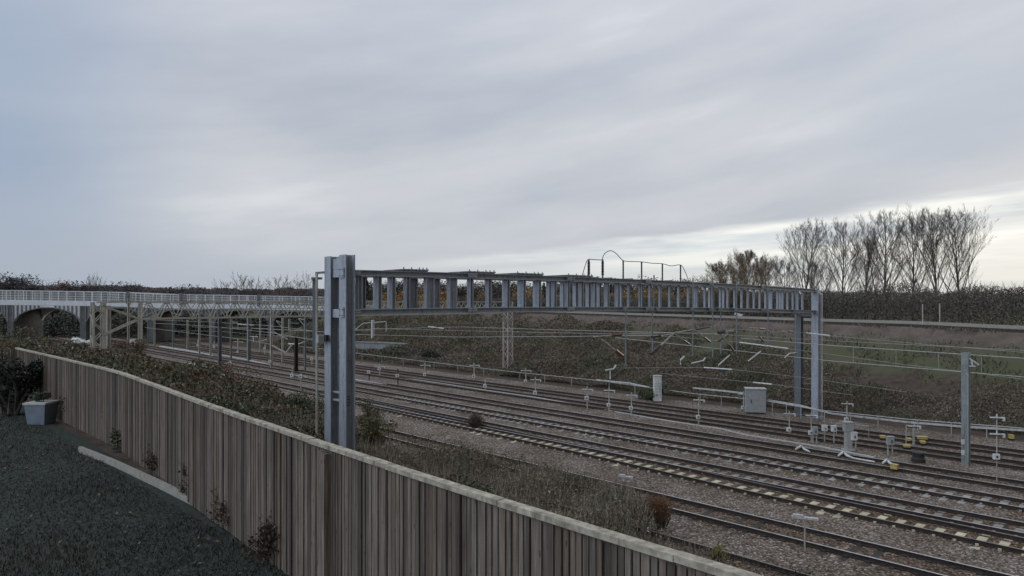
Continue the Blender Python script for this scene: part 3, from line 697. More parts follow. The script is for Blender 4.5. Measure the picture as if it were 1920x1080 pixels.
# ------------------------------------------------------------------ trackside posts
def tpost(px, ytop, ybase, ybox, label, arm=1, box=1, z=-.15, col='white', double=False, dark=False):
    p = GZ(px,ybase,z); d = p.y; k = d/F; t = thing('trackside_post', p, label, 'trackside post', 'trackside posts'); D = d
    b = MB(); b.tube([p,(p.x,p.y,W(0,ytop,d).z)], max(.03,1.1*k), 6); b.build('post_tube', M['lattice' if not dark else 'rust'], t)
    if arm:
        for yy in ((ytop+5,) if not double else (ytop+5,ytop+36)):
            b = MB(); zz = W(0,yy,d).z; q = Vector((p.x,p.y,zz)); w = max(.3, 10*k)
            ex = Vector((.97,-.22,0))
            b.bar(q-ex*w,q+ex*w,.06,.065); b.bar(q-ex*w*.95+Vector((0,0,-.05)),q+ex*w*.8+Vector((0,0,-.05)),.12,.03,mi=1); b.bar(q+ex*w+Vector((0,0,.03)),q+ex*w+Vector((0,0,-.16)),.09,.09,(0,1,0)); b.tube([q,q+Vector((0,0,.16))],.035,5)
            b.build('cross_head', [M[col],M['dark']], t)
    if box:
        b = MB(); w = .27 if d < 55 else .34; q = W(px-1,ybox+4,d-.08); b.box(q,w,.14,w*.95,(1,0,0)); b.box(q+Vector((0,-.075,w*.3)),w*.3,.02,w*.35,(1,0,0),1); b.build('number_box',[M['white'],M['dark']],t)
TP = [(986,690,716,714,'far short white post standing in weeds right of the lattice leg'),(1004,707,742,736,'white T post with box midway between lattice leg and white tower'),
 (910,712,731,723,'white box on short post at the end of the pale cable trough gap'),(1101,725,766,746,'left post of three beside the long white trough'),(1142,727,772,758,'middle post of three beside the long white trough'),
 (1184,736,780,764,'right post of three beside the long white trough'),(1310,745,796,781,'lone white T post right of the white tower'),(1394,734,768,763,'white T post touching the left side of the grey cabinet'),
 (1480,771,816,805,'white T post just left of the far gantry column'),(1521,774,830,811,'T post directly before the far gantry column'),(1588,752,800,786,'tall T post rising from the grey pedestal cabinet'),
 (1714,794,834,0,'T post standing among the yellow boxes'),(1869,778,903,857,'tallest double-armed post near the right edge'),(797,680,706,701,'white post standing before the dark shrub on the bank foot'),
 (889,680,712,704,'white T post left of the lattice leg'),(885,712,716,0,'x'),(712,682,704,690,'small white post right of the near column'),(746,692,722,703,'dark post with white head between the tracks'),(692,694,712,696,'short dark post with a cream cap'),
 (497,646,664,651,'white box post left of the pale round mast'),(371,636,650,645,'white globe post under the lattice beam'),(446,636,662,658,'thin white T post left of the grey mast'),(402,640,655,648,'stub post with white top near the dark mast'),
 (432,676,694,679,'stub post in front of weeds below the cable trough'),(548,690,712,703,'white box post before the near column'),(564,700,735,705,'post with round lamp in front of the near column'),(507,668,690,676,'small box post at the base of the pale round mast'),
 (585,668,684,671,'pair box post behind the tensioning pole'),(1885,764,790,770,'white plate post at the far right bank foot'),(1896,810,870,0,'x')]
for (x,y0,y1,yb,lab) in TP:
    if lab == 'x': continue
    tpost(x,y0,y1,yb,lab,arm=0 if x in (371,402,432,548,507,585,497,746,692,910) else 1, box=1 if yb else 0, double=(x==1869), dark=x in (746,692))
def legbox(px, ytop, ybox, ybase, wpx, label, mat='grey', two=True, yel=False):
    p = GZ(px,ybase,-.15); d = p.y; k = d/F; t = thing('equipment_box', p, label, 'equipment box', 'boxes on legs'); w = wpx*k; hb = (ybox-ytop)*k
    for s_ in ((-1,1) if two else (0,)):
        b = MB(); b.bar(p+Vector((s_*w*.35,0,0)),(p.x+s_*w*.35,p.y,W(0,ybox,d).z),.055,.055,(0,1,0)); b.build('leg', M['lattice'], t)
    b = MB(); q = W(px,ybox,d); b.box(q,w,w*.6,hb,(1,0,0)); b.box(q+Vector((0,0,hb)),w*1.12,w*.7,.03,(1,0,0)); b.box(q+Vector((w*.1,-w*.31,hb*.25)),w*.3,.02,hb*.4,(1,0,0),1); b.build('box_case',[M[mat],M['galv_dark']],t)
    return t
legbox(1527.5,801,815,831,10,'two-legged grey box left of the small white boxes','grey')
legbox(1546,798,808,828,9,'left small white box on a single leg','white',False)
legbox(1563.5,799,809,831,9,'right small white box on a single leg','white',False)
legbox(1600.5,811,825,846,11,'two-legged pale box touching the pedestal cabinet','white')
legbox(1669,819,834,854,12,'two-legged grey box between yellow boxes and pedestal','grey')
t = thing('pedestal_cabinet', GZ(1590,845,-.15), 'grey pedestal cabinet with a wide head between the tracks','cabinet'); p = t.location.copy(); d = p.y
b = MB(); b.box(p,.34,.3,W(0,806,d).z-p.z,(1,0,0)); b.box(p+Vector((0,0,0)),.6,.5,.1,(1,0,0)); b.build('pedestal', M['concrete'], t)
b = MB(); b.box(W(1590,808,d),.48,.36,.5,(1,0,0)); b.box(W(1590,808,d)+Vector((0,0,.5)),.54,.42,.04,(1,0,0)); b.build('cabinet_head', M['grey'], t)
# yellow boxes
for (x,y,w,h,lab) in ((1655,821,.45,.2,'leftmost yellow box, behind the two-legged grey box'),(1704,826,.42,.2,'dull yellow box left of the T post'),(1729,823,.85,.22,'longest yellow box among the far tracks'),(1730,831,.4,.18,'low yellow box in front of the longest yellow one'),(1700,838,.55,.14,'flat yellow board at the foot of the T post'),(1896,822,.34,.34,'square yellow box near the right edge')):
    t = thing('yellow_box', GZ(x,y+3,-.15), lab, 'box', 'yellow boxes'); p = t.location.copy(); d = p.y
    b = MB(); b.box(p+Vector((0,0,-.1)),w*.75,.26,.2,(.97,-.24,0)); b.build('box_foot', M['dark'], t)
    b = MB(); w *= .60; h *= .60; b.box(p+Vector((0,0,.10)),w,.3,h,(.97,-.24,0)); b.build('box_case', M['yellow'], t)
    b = MB(); b.box(p+Vector((0,0,.10+h)),w+.05,.34,.035,(.97,-.24,0)); b.build('box_lid', M['yellow'], t)
# white slim tower and grey cabinet by the bank
t = thing('signal_tower', PO(1232.5,745,14.6), 'white slim ribbed tower cabinet at the foot of the bank','cabinet'); p = t.location; d = p.y; k = d/F
b = MB(); b.box(p+Vector((0,0,-.3)),14*k,.45,40*k+.3,(1,0,0)); b.build('tower_case', M['white'], t)
b = MB(); b.box(p+Vector((0,0,40*k)),15.5*k,.52,.06,(1,0,0))
for i in range(5): b.box(p+Vector((0,-.235,.25+i*.24)),11*k,.03,.05,(1,0,0))
b.build('cap_and_ribs', M['trough'], t)
b = MB(); b.box(p+Vector((9*k,-.1,.3)),3*k,.2,.5,(1,0,0)); b.box(p+Vector((10*k,-.1,.95)),8*k,.06,.06,(1,0,0)); b.build('side_box', M['dark'], t)
t = thing('equipment_cabinet', PO(1416,767,15.2), 'plain grey square equipment cabinet at the foot of the bank','cabinet'); p = t.location; d = p.y; k = d/F
b = MB(); b.box(p+Vector((0,0,-.2)),35*k,.8,38*k+.2,(.98,-.2,0)); b.build('cabinet_case', M['grey'], t)
b = MB(); b.box(p+Vector((0,0,38*k+.003)),37.5*k,.9,.07,(.98,-.2,0)); b.build('cabinet_roof', M['trough'], t)
b = MB(); b.box(p+Vector((-.45,-.42,.55)),.05,.03,.25,(1,0,0)); b.build('handle', M['dark'], t)
t = thing('bollard', GZ(1722,866,-.15), 'squat dark round bollard between the right-hand tracks','bollard'); p = t.location
b = MB(); b.tube([p,p+Vector((0,0,.18)),p+Vector((0,0,.32))],[.34,.34,.26],12); b.build('bollard_base', M['rust'], t)
b = MB(); b.tube([p+Vector((0,0,.3)),p+Vector((0,0,.52))],[.28,.28],12); b.build('bollard_drum', M['dark'], t)
def frame(x0,x1,y0,y1,o,label):
    b = MB(); a,c = PO(x0,y0,o),PO(x1,y0+(6 if x1-x0>40 else 2),o); n = 3 if x1-x0 > 40 else 2
    b.tube([a,c],.025,5)
    for i in range(n):
        q = a.lerp(c,i/(n-1)); b.tube([q,(q.x,q.y,-.2)],.025,5)
    tag(b.build('handrail', M['lattice']), label, 'handrail')
frame(1568,1629,793,815,10.7,'thin tubular handrail behind the pedestal cabinet'); frame(1699,1712,797,830,10.7,'small tubular frame left of the T post by the yellow boxes')
# depot signs near the camera side (white plates on short posts)
def tsign(px,ytop,ybase,label,wpx,z=-.1):
    p = GZ(px,ybase,z); d = p.y; t = thing('marker_board', p, label, 'marker board', 'flat white marker boards'); k = d/F
    b = MB(); b.tube([p,(p.x,p.y,W(0,ytop+3,d).z)],.03,6); b.build('board_post', M['lattice'], t)
    b = MB(); q = W(px,ytop+4,d); a = Vector((.93,-.36,0)); b.bar(q-a*(wpx*k*.5),q+a*(wpx*k*.5),.16,.07); b.bar(q-a*(wpx*k*.45)+Vector((0,0,.07)),q-a*(wpx*k*.05)+Vector((0,0,.07)),.12,.06); b.build('board_plate', M['trough'], t)
tsign(1509,967,1032,'flat white board on a post beside the siding at lower right',46)
tsign(731,789,829,'flat white board on a post right of the near column',15)
tsign(579,760,786,'small white board in the weeds left of the near column',13, .5)
tsign(1173,890,905,'low white board half hidden in weeds by the siding',28)
# white bulk bags near the bridge, white cabinet, railing at left edge
for i,(x,y,s_) in enumerate(((138,643,1.3),(145,644,1.4),(152,645,1.2),(158,646,1.1),(166,647,1.1))):
    p = GZ(x,y,.2); b = MB(); m = []
    for j in range(5):
        z = s_*.8*j/4; m.append(p+Vector((.08*math.sin(j+i),.05*math.cos(2*j+i),z)))
    b.tube(m,[s_*.40,s_*.52,s_*.5,s_*.45,s_*.2],9); b.tube([m[-1],m[-1]+Vector((.05,0,.25))],[.12,.05],6)
    tag(b.build('bulk_bag', M['white']),'white bulk bag in the row of bags before the bridge','bag','white bulk bags before the bridge')
legbox(249,636,646,652,9,'white cabinet on legs at the foot of the thick pale mast','white')
b = MB()
for (p,q) in (((-20,659),(19,663)),((-20,668),(19,672)),((-20,678),(19,682))): b.tube([W(*p,40.),W(*q,40.)],.045,6)
for x in (-5,19): b.tube([W(x,657,40.),W(x,700,40.)],.06,6)
tag(b.build('railing', M['white']),'white tubular railing left of the fence end','railing')
b = MB(); b.bar(W(193,666,51.2),W(218,664,51.2),.25,.12); b.box(W(200,690,51.4),.55,.5,.8,(1,0,0)); tag(b.build('concrete_plinth', M['trough']),'pale slab on a block right of the left lattice leg','plinth')

# ------------------------------------------------------------------ garden fence
ZF = 6.87
FP = [GZ(x,y,ZF) for x,y in ((32,653),(222,697),(400,762),(620,838),(890,925),(1390,1080))]
ext = FP[-1]+(FP[-1]-FP[-2]).normalized()*3.0; FP.append(ext)
fen = thing('wooden_fence', (FP[3].x,FP[3].y,ZG), 'weathered close-board wooden fence with pale capping along the garden edge', 'fence')
cum = [0.]
for i in range(len(FP)-1): cum.append(cum[-1]+(FP[i+1]-FP[i]).length)
def FA(s_):
    s_ = max(0,min(cum[-1],s_)); i = max(0,min(len(FP)-2, int(np.searchsorted(cum,s_)-1))); k = (s_-cum[i])/(cum[i+1]-cum[i]); d = (FP[i+1]-FP[i]).normalized()
    return FP[i].lerp(FP[i+1],k), d
pw = 1.83; s0 = 0.; pn = 0
while s0 < cum[-1]-.05:
    s1 = min(s0+pw-.006,cum[-1]); b = MB(); s_ = s0; dip = random.uniform(-.015,.015)
    while s_ < s1-.01:
        w = random.uniform(.062,.088); w = min(w,s1-s_); p,d = FA(s_+w/2); nrm = Vector((d.y,-d.x,0)); 
        if nrm.dot(Vector((-p.x,-p.y,0))) < 0: nrm = -nrm
        tk = random.uniform(.012,.034); hz = random.uniform(-.012,.0)
        a0 = p+nrm*(.009+tk/2); b.box(Vector((a0.x,a0.y,ZG+.04)), w*random.uniform(.74,.86), tk, ZF-ZG-.06+hz, d)
        s_ += w
    p,d = FA((s0+s1)/2); nrm = Vector((d.y,-d.x,0)); nrm = nrm if nrm.dot(Vector((-p.x,-p.y,0)))>0 else -nrm
    q0,_ = FA(s0); q1,_ = FA(s1)
    b.bar(Vector((q0.x,q0.y,(ZF+ZG)/2))-nrm*.0, Vector((q1.x,q1.y,(ZF+ZG)/2)), .012, ZF-ZG-.14, mi=1)
    b.build('board_panel', [M['fence'],M['timber']], fen)
    b = MB(); j = random.uniform(-.004,.004)
    b.bar(q0+Vector((0,0,.0+j))+nrm*.012, q1+Vector((0,0,.0+j+random.uniform(-.006,.006)))+nrm*.012, .105, .052); b.build('capping', M['cap'], fen)
    b = MB(); b.bar(Vector((q0.x,q0.y,ZF-.3))-nrm*.06,Vector((q1.x,q1.y,ZF-.3))-nrm*.06,.04,.08); b.bar(Vector((q0.x,q0.y,ZG+.4))-nrm*.06,Vector((q1.x,q1.y,ZG+.4))-nrm*.06,.04,.08); b.build('back_rail', M['fence'], fen)
    b = MB(); b.box(Vector((q0.x,q0.y,ZG-.3))-nrm*.08,.1,.1,ZF-ZG+.22,d); b.build('fence_post', M['fence'], fen)
    s0 += pw
# the post where the garden boundary meets the fence
p = GZ(620,838,ZF); d = FP[4]-FP[3]; d.normalize(); nrm = Vector((d.y,-d.x,0)); nrm = nrm if nrm.dot(Vector((-p.x,-p.y,0)))>0 else -nrm
b = MB()
for i,w in enumerate((.045,.05,.042)): b.box(Vector((p.x,p.y,ZG-.2))+nrm*(.075+.004*i)+d*(-.052+.052*i), w, .09, ZF-ZG+.16-.01*i, d)
b.build('boundary_post', M['fence'], fen)
# side return at the far left end
b = MB(); s_ = 0.
while s_ < 2.5:
    q = FP[0]+nrm*(s_+.05); b.box(Vector((q.x,q.y,ZG)),.02,.095,ZF-ZG-.03,d); s_ += .105
b.build('side_panel', M['fence'], fen)

# ------------------------------------------------------------------ leaf clouds
def leaf_arrays(C, size, col, up=.0, aspect=.55, droop=0., crosses=1):
    n = len(C); th = rng.uniform(0,2*np.pi,n); cz = rng.uniform(-1,1,n)*(1-up)+up*1.0
    if up < 0: cz = rng.uniform(-.35,.35,n)
    s_ = np.sqrt(np.clip(1-cz*cz,0,1)); nn = np.stack([s_*np.cos(th),s_*np.sin(th),cz],1)
    r = rng.normal(size=(n,3)); a = np.cross(nn,r); a /= np.linalg.norm(a,axis=1,keepdims=True)+1e-9
    b_ = np.cross(nn,a); L = size[:,None]
    p0 = C-a*L*.5; p2 = C+a*L*.5; p1 = C+b_*L*aspect*.5+a*L*.05; p3 = C-b_*L*aspect*.5+a*L*.05
    V_ = np.stack([p0,p1,p2,p3],1).reshape(-1,3); Q = np.arange(n*4).reshape(n,4)
    return V_, Q, np.repeat(col,4,0)
def twig_arrays(A, B, w, col):
    d = B-A; r = rng.normal(size=d.shape); s_ = np.cross(d,r); s_ /= np.linalg.norm(s_,axis=1,keepdims=True)+1e-9
    w = np.asarray(w)[:,None]
    V_ = np.stack([A-s_*w,A+s_*w,B+s_*w*.4,B-s_*w*.4],1).reshape(-1,3); n = len(A)
    return V_, np.arange(n*4).reshape(n,4), np.repeat(col,4,0)
def join(parts):
    V_, Q, Cc, k = [], [], [], 0
    for v,q,c in parts: V_.append(v); Q.append(q+k); Cc.append(c); k += len(v)
    return np.concatenate(V_), np.concatenate(Q), np.concatenate(Cc)
def pick(n, pal, jit=.17):
    pal = np.array([p[:3] for p in pal])*1.3; 
    i = rng.integers(0,len(pal),n); return np.clip(pal[i]*(1+rng.normal(0,jit,(n,1))),.004,.7)
def cloud(name, parts, mat='leaf', parent=None):
    v,q,c = join(parts); me = npmesh(name, v, q, [M[mat]], c); o = bpy.data.objects.new(name, me); COL.objects.link(o)
    if parent is not None: o.parent = parent
    return o
GREEN = [(.042,.052,.025),(.050,.058,.029),(.058,.062,.031),(.068,.070,.037),(.038,.045,.025)]
BROWN = [(.080,.058,.037),(.095,.068,.044),(.065,.047,.032),(.110,.080,.052),(.052,.039,.027)]
OLIVE = [(.075,.068,.034),(.085,.072,.036),(.095,.078,.040)]
RUST = [(.11,.056,.028),(.09,.046,.025),(.13,.072,.04)]
GOLD = [(.17,.11,.025),(.14,.095,.03),(.20,.14,.04)]
PALE = [(.28,.27,.22),(.22,.21,.15),(.34,.33,.29)]

def uo_np(u, o, z):
    v = np.vectorize(vc)(u)+o; return np.stack([u*Ux+v*Vx, u*Uy+v*Vy, z],1)
def mounds(u, o, seed, k=1.0):
    r = np.random.default_rng(seed); z = np.zeros_like(u)
    for _ in range(26):
        a, b_ = r.uniform(.25,1.6,2); ph = r.uniform(0,6.28); z += np.sin(u*a*r.choice([-1,1])+o*b_+ph)*r.uniform(.3,1)
    return np.clip(z/6+.45,0,1.4)*k
# near slope bramble: canopy mounds of leaves over stems
def slope_scrub():
    parts = []; n = 150000
    u = np.concatenate([rng.uniform(-8,30,n), rng.uniform(20,95,n*3//4)]); ft = foot(u); s_ = rng.uniform(0,1,len(u))**.9
    o = -30.7+(ft+1.2+30.7)*s_
    m = mounds(u,o,5); edge = ss(0,.06,s_)*(1-ss(.80,1.0,s_)*.75)
    hi = np.interp(u,[-10,8,16,21,27,34,45,90],[.7,.95,1.2,.75,.75,1.2,1.25,1.2]); ht = (.25+m)*edge*hi*.75
    keep = (m > rng.uniform(.0,.35,len(u)))
    u,o,ht,m,s_ = u[keep],o[keep],ht[keep],m[keep],s_[keep]; f = 1-np.abs(rng.normal(0,.22,len(u)))
    z = ground_z(u,o,False)+np.clip(f,0.05,1.15)*ht
    C = uo_np(u,o,z); d = np.hypot(C[:,0],C[:,1])
    zone = mounds(u,o,17)+.25*rng.normal(size=len(u)); zone2 = mounds(u*1.4,o*1.2,33)
    col = np.where((zone<.38)[:,None], pick(len(u),GREEN), np.where((zone<.62)[:,None], pick(len(u),OLIVE), pick(len(u),BROWN)))
    sel = (zone2>.95)&(rng.uniform(size=len(u))<.35); col[sel] = pick(sel.sum(),RUST)
    sel = rng.uniform(size=len(u))<.018; col[sel] = pick(sel.sum(),PALE)
    sz = rng.uniform(.05,.11,len(u))*np.clip(d/18,.85,2.2)
    parts.append(leaf_arrays(C,sz,col,.25,.62))
    n2 = 26000; i = rng.integers(0,len(u),n2); A = C[i].copy(); A[:,2] = ground_z(u[i],o[i],False)
    B = C[i]+rng.normal(0,.25,(n2,3)); B[:,2] = C[i][:,2]+rng.uniform(.0,.35,n2)
    parts.append(twig_arrays(A,B,np.full(n2,.008),pick(n2,[(.09,.07,.05),(.06,.05,.035),(.16,.14,.11),(.20,.17,.13)])))
    o_ = cloud('undergrowth', parts); tag(o_,'tangled brambles and weeds covering the slope behind the fence','undergrowth',kind='stuff')
slope_scrub()
# weeds creeping over the nearest siding and ballast
def weeds():
    n = 60000; u = rng.uniform(-6,60,n); o = rng.uniform(-20,-8.6,n); m = mounds(u,o,71); lim = ss(-8.6,-16,o)
    hump = np.exp(-((u-27.5)/8.5)**4)*np.exp(-np.clip((-12.2-o)/4.5,0,9)**2-np.clip((o+12.2)/1.9,0,9)**2)
    k = (m*lim*.95+hump*1.0 > rng.uniform(.42,.95,n)); u,o,m,hump = u[k],o[k],m[k],hump[k]
    z = ground_z(u,o,False)+rng.uniform(.0,1,len(u))*(.28+.95*hump); C = uo_np(u,o,z)
    col = np.where((rng.uniform(size=len(u))<.5)[:,None],pick(len(u),BROWN),pick(len(u),OLIVE)); s_ = rng.uniform(size=len(u))<.04; col[s_] = pick(s_.sum(),PALE)
    parts = [leaf_arrays(C,rng.uniform(.06,.14,len(u)),col,.1,.5)]
    n2 = 2600; i = rng.integers(0,len(u),n2); A = C[i].copy(); A[:,2] -= .25; B = C[i]+rng.normal(0,.12,(n2,3)); B[:,2] += rng.uniform(.05,.4,n2)
    parts.append(twig_arrays(A,B,np.full(n2,.007),pick(n2,[(.10,.075,.05),(.06,.045,.035),(.2,.17,.13)])))
    tag(cloud('track_weeds',parts),'straggling weeds creeping over the overgrown siding','weeds',kind='stuff')
weeds()
def siding_weeds():
    n = 120000; u = rng.uniform(5,46,n); o = rng.uniform(-21.5,-9.6,n); m = mounds(u,o,123)
    env = np.exp(-((u-25.5)/14.)**6)*np.exp(-np.clip((-17-o)/5,0,9)**2-np.clip((o+np.interp(u,[5,8,14,18,22,28,33,46],[18.8,17.5,15.8,12.6,12.,12.6,15.5,16.5]))/1.7,0,9)**2); k = env*(.28+m*1.0) > rng.uniform(.12,.9,n); u,o,m,env = u[k],o[k],m[k],env[k]
    ht = (.3+.75*m)*env; C = uo_np(u,o,ground_z(u,o,False)+ht*np.clip(1-np.abs(rng.normal(0,.35,len(u))),.03,1.2)); z = mounds(u*1.2,o,9)+.2*rng.normal(size=len(u))
    col = np.where((z<.35)[:,None],pick(len(u),[(.135,.124,.076),(.150,.134,.086),(.118,.110,.066)],.25),np.where((z<.72)[:,None],pick(len(u),[(.150,.122,.088),(.175,.142,.104),(.128,.104,.076)],.25),pick(len(u),[(.068,.075,.040),(.08,.084,.046)],.25))); s_ = rng.uniform(size=len(u))<.03; col[s_] = pick(s_.sum(),PALE)
    NT = 16000; i = rng.integers(0,len(u),NT); A = C[i]-np.array([0,0,.3]); B = C[i]+rng.normal(0,.18,(NT,3)); B[:,2] += rng.uniform(.0,.5,NT)
    tag(cloud('siding_weeds',[leaf_arrays(C,rng.uniform(.07,.15,len(u)),col,.2,.55),twig_arrays(A,B,np.full(NT,.008),pick(NT,[(.18,.14,.10),(.12,.095,.07),(.30,.25,.19)]))]),'waist high weeds hiding the middle of the siding','weeds',kind='stuff')
siding_weeds()
# far bank: bramble at its foot, rough grass above
def bank_scrub():
    n = 300000; u = np.concatenate([rng.uniform(-2,62,n),rng.uniform(50,128,n//2)]); s_ = rng.uniform(0,1,len(u))**1.25; co,cz = crest(u)
    o = 18.6+(co-1.5-18.6)*s_; m = mounds(u*.6,o*.6,91); m2 = mounds(u*.35,o*.4,14); lim = np.interp(u,[0,15,25,40,70,100],[.44,.38,.36,.60,.85,.9])
    thick = (1-ss(lim-.10,lim+.06,s_+.25*(m2-.5)))
    k = thick*(.35+m) > rng.uniform(.05,.75,len(u)); u,o,s_,m,m2,thick = u[k],o[k],s_[k],m[k],m2[k],thick[k]
    ht = (.2+m*1.2)*thick*(.45+.55*ss(0,.12,s_)); z = ground_z(u,o,False)+np.clip(1-np.abs(rng.normal(0,.25,len(u))),.05,1.1)*ht; C = uo_np(u,o,z)
    zone = mounds(u*.5,o*.6,23)+.2*rng.normal(size=len(u))
    col = np.where((zone<.20)[:,None],pick(len(u),[(.060,.058,.033),(.068,.064,.037)],.14),np.where((zone<.32)[:,None],pick(len(u),[(.082,.068,.044),(.090,.073,.047)],.14),pick(len(u),[(.088,.069,.047),(.100,.078,.054),(.076,.060,.041),(.115,.092,.066)],.12))); col *= 1.25
    q = rng.uniform(size=len(u))<.003; col[q] = pick(q.sum(),PALE)
    sz = rng.uniform(.07,.17,len(u))*np.clip(np.hypot(C[:,0],C[:,1])/55,.8,1.9)
    parts = [leaf_arrays(C,sz,col,.15,.6)]
    tag(cloud('bank_scrub',parts),'brown bramble scrub over the foot of the far bank','scrub',kind='stuff')
    n = 34000; u = rng.uniform(-4,125,n); s_ = rng.uniform(.28,1.0,n); co,cz = crest(u); o = 18.6+(co-.9-18.6)*s_; k = mounds(u,o,51)>rng.uniform(.1,.9,n); u,o,s_ = u[k],o[k],s_[k]
    A = uo_np(u,o,ground_z(u,o)); B = A+rng.normal(0,.10,A.shape); B[:,2] = A[:,2]+rng.uniform(.08,.32,len(u))
    zz = mounds(u*.3,o*.5,61)+ss(.62,.9,s_)*.9-.2; col = np.where((zz+.15*rng.normal(size=len(u))<.55)[:,None],pick(len(u),[(.060,.062,.032),(.068,.066,.036),(.072,.064,.040)]),pick(len(u),[(.09,.07,.052),(.11,.085,.065),(.07,.054,.04)]))
    tag(cloud('bank_grass',[twig_arrays(A,B,rng.uniform(.03,.07,len(u)),col)]),'rough grass on the upper part of the far bank','grass',kind='stuff')
bank_scrub()

def bridge_scrub():
    n = 40000; px = rng.uniform(-60,690,n); d = rng.uniform(160,185,n); z = rng.uniform(0,1,n)**.8*(5.2+1.2*np.sin(px*.06)+.8*np.sin(px*.17)); C = np.stack([(px-960)/F*d,d,z],1)
    zone = np.sin(px*.03+1)+.6*rng.normal(size=n); col = np.where((zone<0)[:,None],pick(n,[(.034,.038,.028),(.042,.043,.032)]),pick(n,[(.052,.056,.036),(.056,.054,.038)]))
    tag(cloud('bridge_scrub',[leaf_arrays(C,rng.uniform(.35,.9,n),col,0,.6)]),'dark scrub seen through the bridge arches','scrub',kind='stuff')
bridge_scrub()
# distinct shrubs
def shrub(name, p, r, h, n, pal, label, cat='shrub', size=(.07,.13), stems=14, stemcol=((.07,.05,.035),), twiggy=.0, pal2=None, w2=.2, group=None):
    t = thing(name, p, label, cat, group); cs = []; nb = 11
    for i in range(nb):
        a = rng.uniform(0,6.28); q = rng.uniform(0,.75)*r; cs.append((q*math.cos(a),q*math.sin(a),h*rng.uniform(.25,.85),r*rng.uniform(.28,.5)))
    cs = np.array(cs); i = rng.integers(0,nb,n); dv = rng.normal(size=(n,3)); dv /= np.linalg.norm(dv,axis=1,keepdims=True)
    C = cs[i,:3]+dv*(cs[i,3]*np.clip(rng.normal(.85,.25,n),.1,1.35))[:,None]*np.array([1,1,.8]); C[:,2] = np.clip(C[:,2],.03,None)
    col = pick(n,pal)
    if pal2 is not None: s_ = rng.uniform(size=n)<w2; col[s_] = pick(s_.sum(),pal2)
    parts = [leaf_arrays(C,rng.uniform(size[0],size[1],n),col,.1,.6)]
    if twiggy:
        m = int(n*twiggy); j = rng.integers(0,n,m); A = C[j]*np.array([.55,.55,.45]); parts.append(twig_arrays(A,C[j]*1.12,np.full(m,size[0]*.12),pick(m,stemcol)))
    f = cloud('foliage',parts,'leaf',t)
    b = MB()
    for k in range(stems):
        j = rng.integers(0,nb); e_ = Vector(cs[j,:3]); m_ = e_*.5+Vector(rng.normal(0,.08*h,3)); m_.z = abs(m_.z)
        b.tube([(0.06*r*rng.normal(),.06*r*rng.normal(),-.15),m_,e_],[.03*h,.02*h,.008*h],5,False)
    o = b.build('stem', M['bark']); o.parent = t
    return t
def onslope(px, py, o=None):                       # where the line of sight meets the ground
    d = 7.
    while d < 90:
        p = W(px,py,d)
        if uo_of(p.x,p.y)[1] > -30.4 and p.z < gz(p.x,p.y): break
        d += .1
    return Vector((p.x,p.y,gz(p.x,p.y)))
shrub('bush', onslope(700,858), 1.0, 2.0, 3600, OLIVE+GREEN, 'olive bush with yellow leaves right of the near gantry column', 'bush', pal2=GOLD, w2=.22, size=(.07,.13))
shrub('bush', onslope(688,815), 1.0, 2.6, 2200, OLIVE+[(.05,.045,.02)], 'dark olive upright bush behind the near gantry column', 'bush', size=(.08,.14))
shrub('bush', onslope(628,838), .9, 1.3, 2400, GREEN, 'dark green leafy bush at the foot of the near gantry columns', 'bush', size=(.07,.14), pal2=[(.09,.10,.07)], w2=.15)
shrub('bush', GZ(893,800,-.15), 1.0, .85, 2000, [(.045,.032,.024),(.06,.045,.03)], 'dark brown leafless bush growing on the ballast by the rails', 'bush', size=(.05,.1), twiggy=.5)
shrub('dead_plant', onslope(1240,992), .62, 1.35, 1100, RUST, 'russet dead plant at the edge of the siding', 'plant', size=(.05,.1), twiggy=.8, stemcol=((.16,.08,.04),(.22,.14,.09)), stems=20)
shrub('plant', onslope(1345,1066), .36, .95, 520, [(.14,.13,.03),(.11,.11,.03),(.17,.14,.04)], 'yellow green upright plant near the bottom of the picture', 'plant', size=(.04,.08))
shrub('plant', onslope(1205,985), .5, .8, 700, OLIVE+BROWN, 'low olive brown weed left of the russet plant', 'plant', size=(.05,.1), twiggy=.5)
shrub('bush', Vector((*W(85,0,62).xy,2.7)), 2.0, 2.6, 4200, OLIVE+[(.05,.055,.02)], 'rounded olive bush beyond the left end of the fence', 'bush', size=(.14,.28))
shrub('bush', Vector((*W(5,0,66).xy,2.8)), 3.4, 2.9, 4200, BROWN+GREEN, 'wide dark bush at the left edge before the bridge', 'bush', size=(.14,.30))
shrub('bush', Vector((*W(235,0,62).xy,2.8)), 1.6, 2.4, 2200, [(.10,.07,.045),(.13,.095,.065),(.07,.05,.035)], 'tall brown dead grass clump right of the left lattice leg', 'bush', size=(.1,.22), twiggy=.9, stemcol=((.13,.09,.06),(.19,.14,.10)))
shrub('bush', Vector((*W(430,0,50).xy,gz(*W(430,0,50).xy))), 2.2, 2.0, 3000, BROWN+RUST[:1], 'russet brown bush in front of the dark mast', 'bush', size=(.09,.17), pal2=RUST, w2=.2)
shrub('bush', Vector((*W(560,0,38).xy,gz(*W(560,0,38).xy))), 1.7, 1.5, 2800, GREEN, 'green ivy clad bush left of the tensioning pole', 'bush', size=(.09,.16))
shrub('bush', PO(800,695,22.), 2.6, 2.6, 3000, [(.020,.022,.014),(.03,.03,.018)], 'dark shrub at the bank foot behind the white posts', 'bush', size=(.16,.3))
shrub('bush', PO(1225,752,15.5), 1.5, 1.2, 2200, GREEN, 'green ivy bush at the foot of the white tower', 'bush', size=(.1,.2))
for (px,py,lab) in ((1080,760,'a'),): pass
